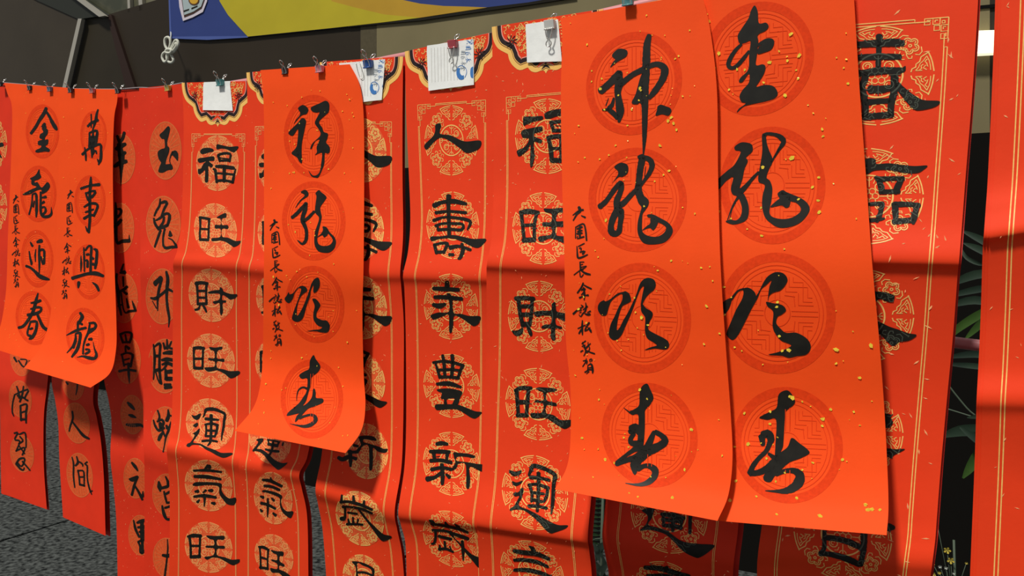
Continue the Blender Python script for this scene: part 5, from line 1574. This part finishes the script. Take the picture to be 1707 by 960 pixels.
clip(755, 69, .020, (178, 74, 80), 'red binder clip with one handle hanging down over a ruled note', 1.0, hang=True)
clip(917, 36, .034, (216, 214, 206), 'silver binder clip with one handle hanging down over a blank note', 1.05, hang=True)
clip(1047, -4, .044, (96, 150, 150), 'pale teal clip at the top of the 神龍迎春 banner, cut by the frame', 1.0)
# paper clip on the note by the blue clip
pcp = [(594, 104), (597, 118), (601, 129), (605, 132), (607, 127), (604, 116), (600, 104)]
pc = tube('paper_clip', [NQ.hit(x, y, .0015) or at(x, y, .02) for x, y in catmull(pcp, 4)], .0005, M_STEEL, n=6)
tag(pc, 'wire paper clip on the note beside the 祥龍 banner', 'paper clip')

# ---------------------------------------------------------------- plants behind
M_LEAF = mat('dark_green_leaf', (28, 44, 34), .5, .3, rgb2=(44, 62, 46), nscale=9)
M_LEAFB = mat('fresh_green_leaf', (44, 72, 26), .5, .3, rgb2=(62, 92, 36), nscale=12)
M_STEM = mat('grey_green_stem', (70, 82, 66), .6, .3)
def leaf(pts, w, m, parent, y, fold=.25):
    path = [at(a, b, -(y+.0015*i)) for i, (a, b) in enumerate(catmull(pts, 4))]; n = len(path); V = []; Fc = []
    pxm = (path[len(path)//2]-CAM).dot(FW)/F
    for i, p in enumerate(path):
        t = i/(n-1); ww = w*pxm*math.sin(math.pi*min(1, max(.02, (t*.93+.05))))**.7*.5
        d = (path[min(n-1, i+1)]-path[max(0, i-1)]).normalized(); s = d.cross(Vector((0, -1, 0))).normalized()
        V += [p+s*ww+Vector((0, -ww*fold, 0)), p+Vector((0, .0, 0)), p-s*ww+Vector((0, -ww*fold, 0))]
    for i in range(n-1):
        a = 3*i; Fc += [(a, a+1, a+4, a+3), (a+1, a+2, a+5, a+4)]
    return mesh('leaf', V, Fc, m, parent)
g0 = at(1668, 700, -.9)
bp = empty('palm', (g0.x, .9, 0)); tag(bp, 'dark narrow-leaved palm seen in the gap between the two rightmost banners', 'plant')
tube('stem', [(g0.x, .9, 0), (g0.x+.01, .9, .5), (g0.x, .9, 1.0), (g0.x+.01, .9, 1.5)], [.012, .011, .009, .005], M_STEM, bp)
for pts, w, m in (([(1675, 425), (1640, 402), (1603, 384)], 12, M_LEAF), ([(1672, 438), (1638, 418), (1606, 405)], 12, M_LEAF), ([(1672, 430), (1640, 440), (1612, 430), (1600, 410)], 7, M_LEAF),
                  ([(1675, 455), (1625, 458), (1580, 476)], 15, M_LEAF), ([(1675, 478), (1630, 482), (1572, 496)], 12, M_LEAF), ([(1675, 512), (1625, 500), (1575, 512)], 14, M_LEAF),
                  ([(1675, 505), (1640, 520), (1600, 545), (1580, 566)], 14, M_LEAFB), ([(1670, 515), (1640, 535), (1608, 566)], 13, M_LEAFB), ([(1672, 597), (1625, 590), (1575, 596)], 12, M_LEAF),
                  ([(1672, 616), (1625, 610), (1572, 606)], 10, M_LEAF), ([(1672, 712), (1635, 716), (1600, 718), (1566, 728)], 20, M_LEAF), ([(1672, 758), (1635, 736), (1600, 712)], 14, M_LEAF),
                  ([(1668, 720), (1635, 755), (1605, 797)], 20, M_LEAFB), ([(1672, 700), (1640, 694), (1612, 696)], 9, M_LEAF)):
    leaf(pts, w, m, bp, .88+random.uniform(-.04, .04))
tube('twig', [at(a, b, -.9) for a, b in catmull([(1566, 622), (1598, 664), (1625, 692), (1668, 712)], 4)], .0022, M_STEM, bp, n=6)
tube('twig', [at(a, b, -.9) for a, b in catmull([(1560, 676), (1600, 688), (1640, 702), (1668, 722)], 4)], .0018, M_STEM, bp, n=6)
g1 = at(1000, 900, -.75)
sb_ = empty('fern', (g1.x, .75, 0)); tag(sb_, 'dark green fern seen in the slit left of the shaded low banner', 'plant')
tube('stem', [(g1.x, .75, 0), (g1.x, .75, .4), (g1.x+.01, .75, .86)], [.008, .006, .003], M_STEM, sb_)
for k in range(11):
    yy = 832+k*7.5
    for s in (-1, 1): leaf([(998, yy), (998+s*9, yy-1.5), (998+s*20, yy+1)], 5.5, M_LEAF if k % 2 else mat('mid_green_leaf', (34, 58, 30), .45, .4), sb_, .75)
for pts in ([(1008, 905), (1000, 915), (994, 935)], [(990, 905), (1002, 930), (1012, 945)], [(985, 930), (1000, 950), (1016, 975)], [(1012, 940), (1000, 955), (988, 975)], [(985, 960), (1000, 965), (1014, 960)]):
    leaf(pts, 13, mat('grey_green_leaf', (52, 66, 56), .4, .5), sb_, .74)
tube('twig', [at(a, b, -.72) for a, b in ((984, 903), (993, 898), (1006, 897))], .0016, M_STEM, sb_, n=6)
g2 = at(1590, 955, -2.0)
fp = empty('flowering_plant', (g2.x, 2.0, 0)); tag(fp, 'low plant with tiny yellow and white flowers in the dark at the lower right gap', 'plant')
tube('stem', [(g2.x, 2.0, 0), (g2.x+.01, 2.0, .12), at(1590, 900, -2.0)], .004, M_STEM, fp)
M_FY = mat('small_yellow_petals', (180, 160, 60), .6, .3); M_FW = mat('small_white_petals', (170, 172, 160), .6, .3)
for i, (x, y, m, r) in enumerate([(1579, 917, M_FY, 6), (1585, 934, M_FY, 6), (1555, 939, M_FY, 3.5), (1567, 944, M_FW, 3), (1577, 946, M_FW, 3), (1566, 954, M_FY, 3), (1556, 957, M_FY, 4), (1611, 938, M_FY, 2.5), (1562, 872, M_FY, 2.5), (1590, 955, M_FW, 2.5)]):
    c = at(x, y, -1.98); rr = r*(c-CAM).dot(FW)/F; V = []; Fc = []
    for k in range(5):
        a = k*2*math.pi/5+i; b = len(V)
        for q, t in ((0, 0), (.8, -.4), (1, 0), (.8, .4)): V.append(c+Vector((math.cos(a+t)*rr*q, -.004*q, math.sin(a+t)*rr*q)))
        Fc.append((b, b+1, b+2, b+3))
    mesh('flower', V, Fc, m, fp, smooth=False)
    tube('twig', [c, (c+Vector((g2.x, 2.0, .15)))*.5, (g2.x, 2.0, .10)], .0012, M_STEM, fp, n=5)
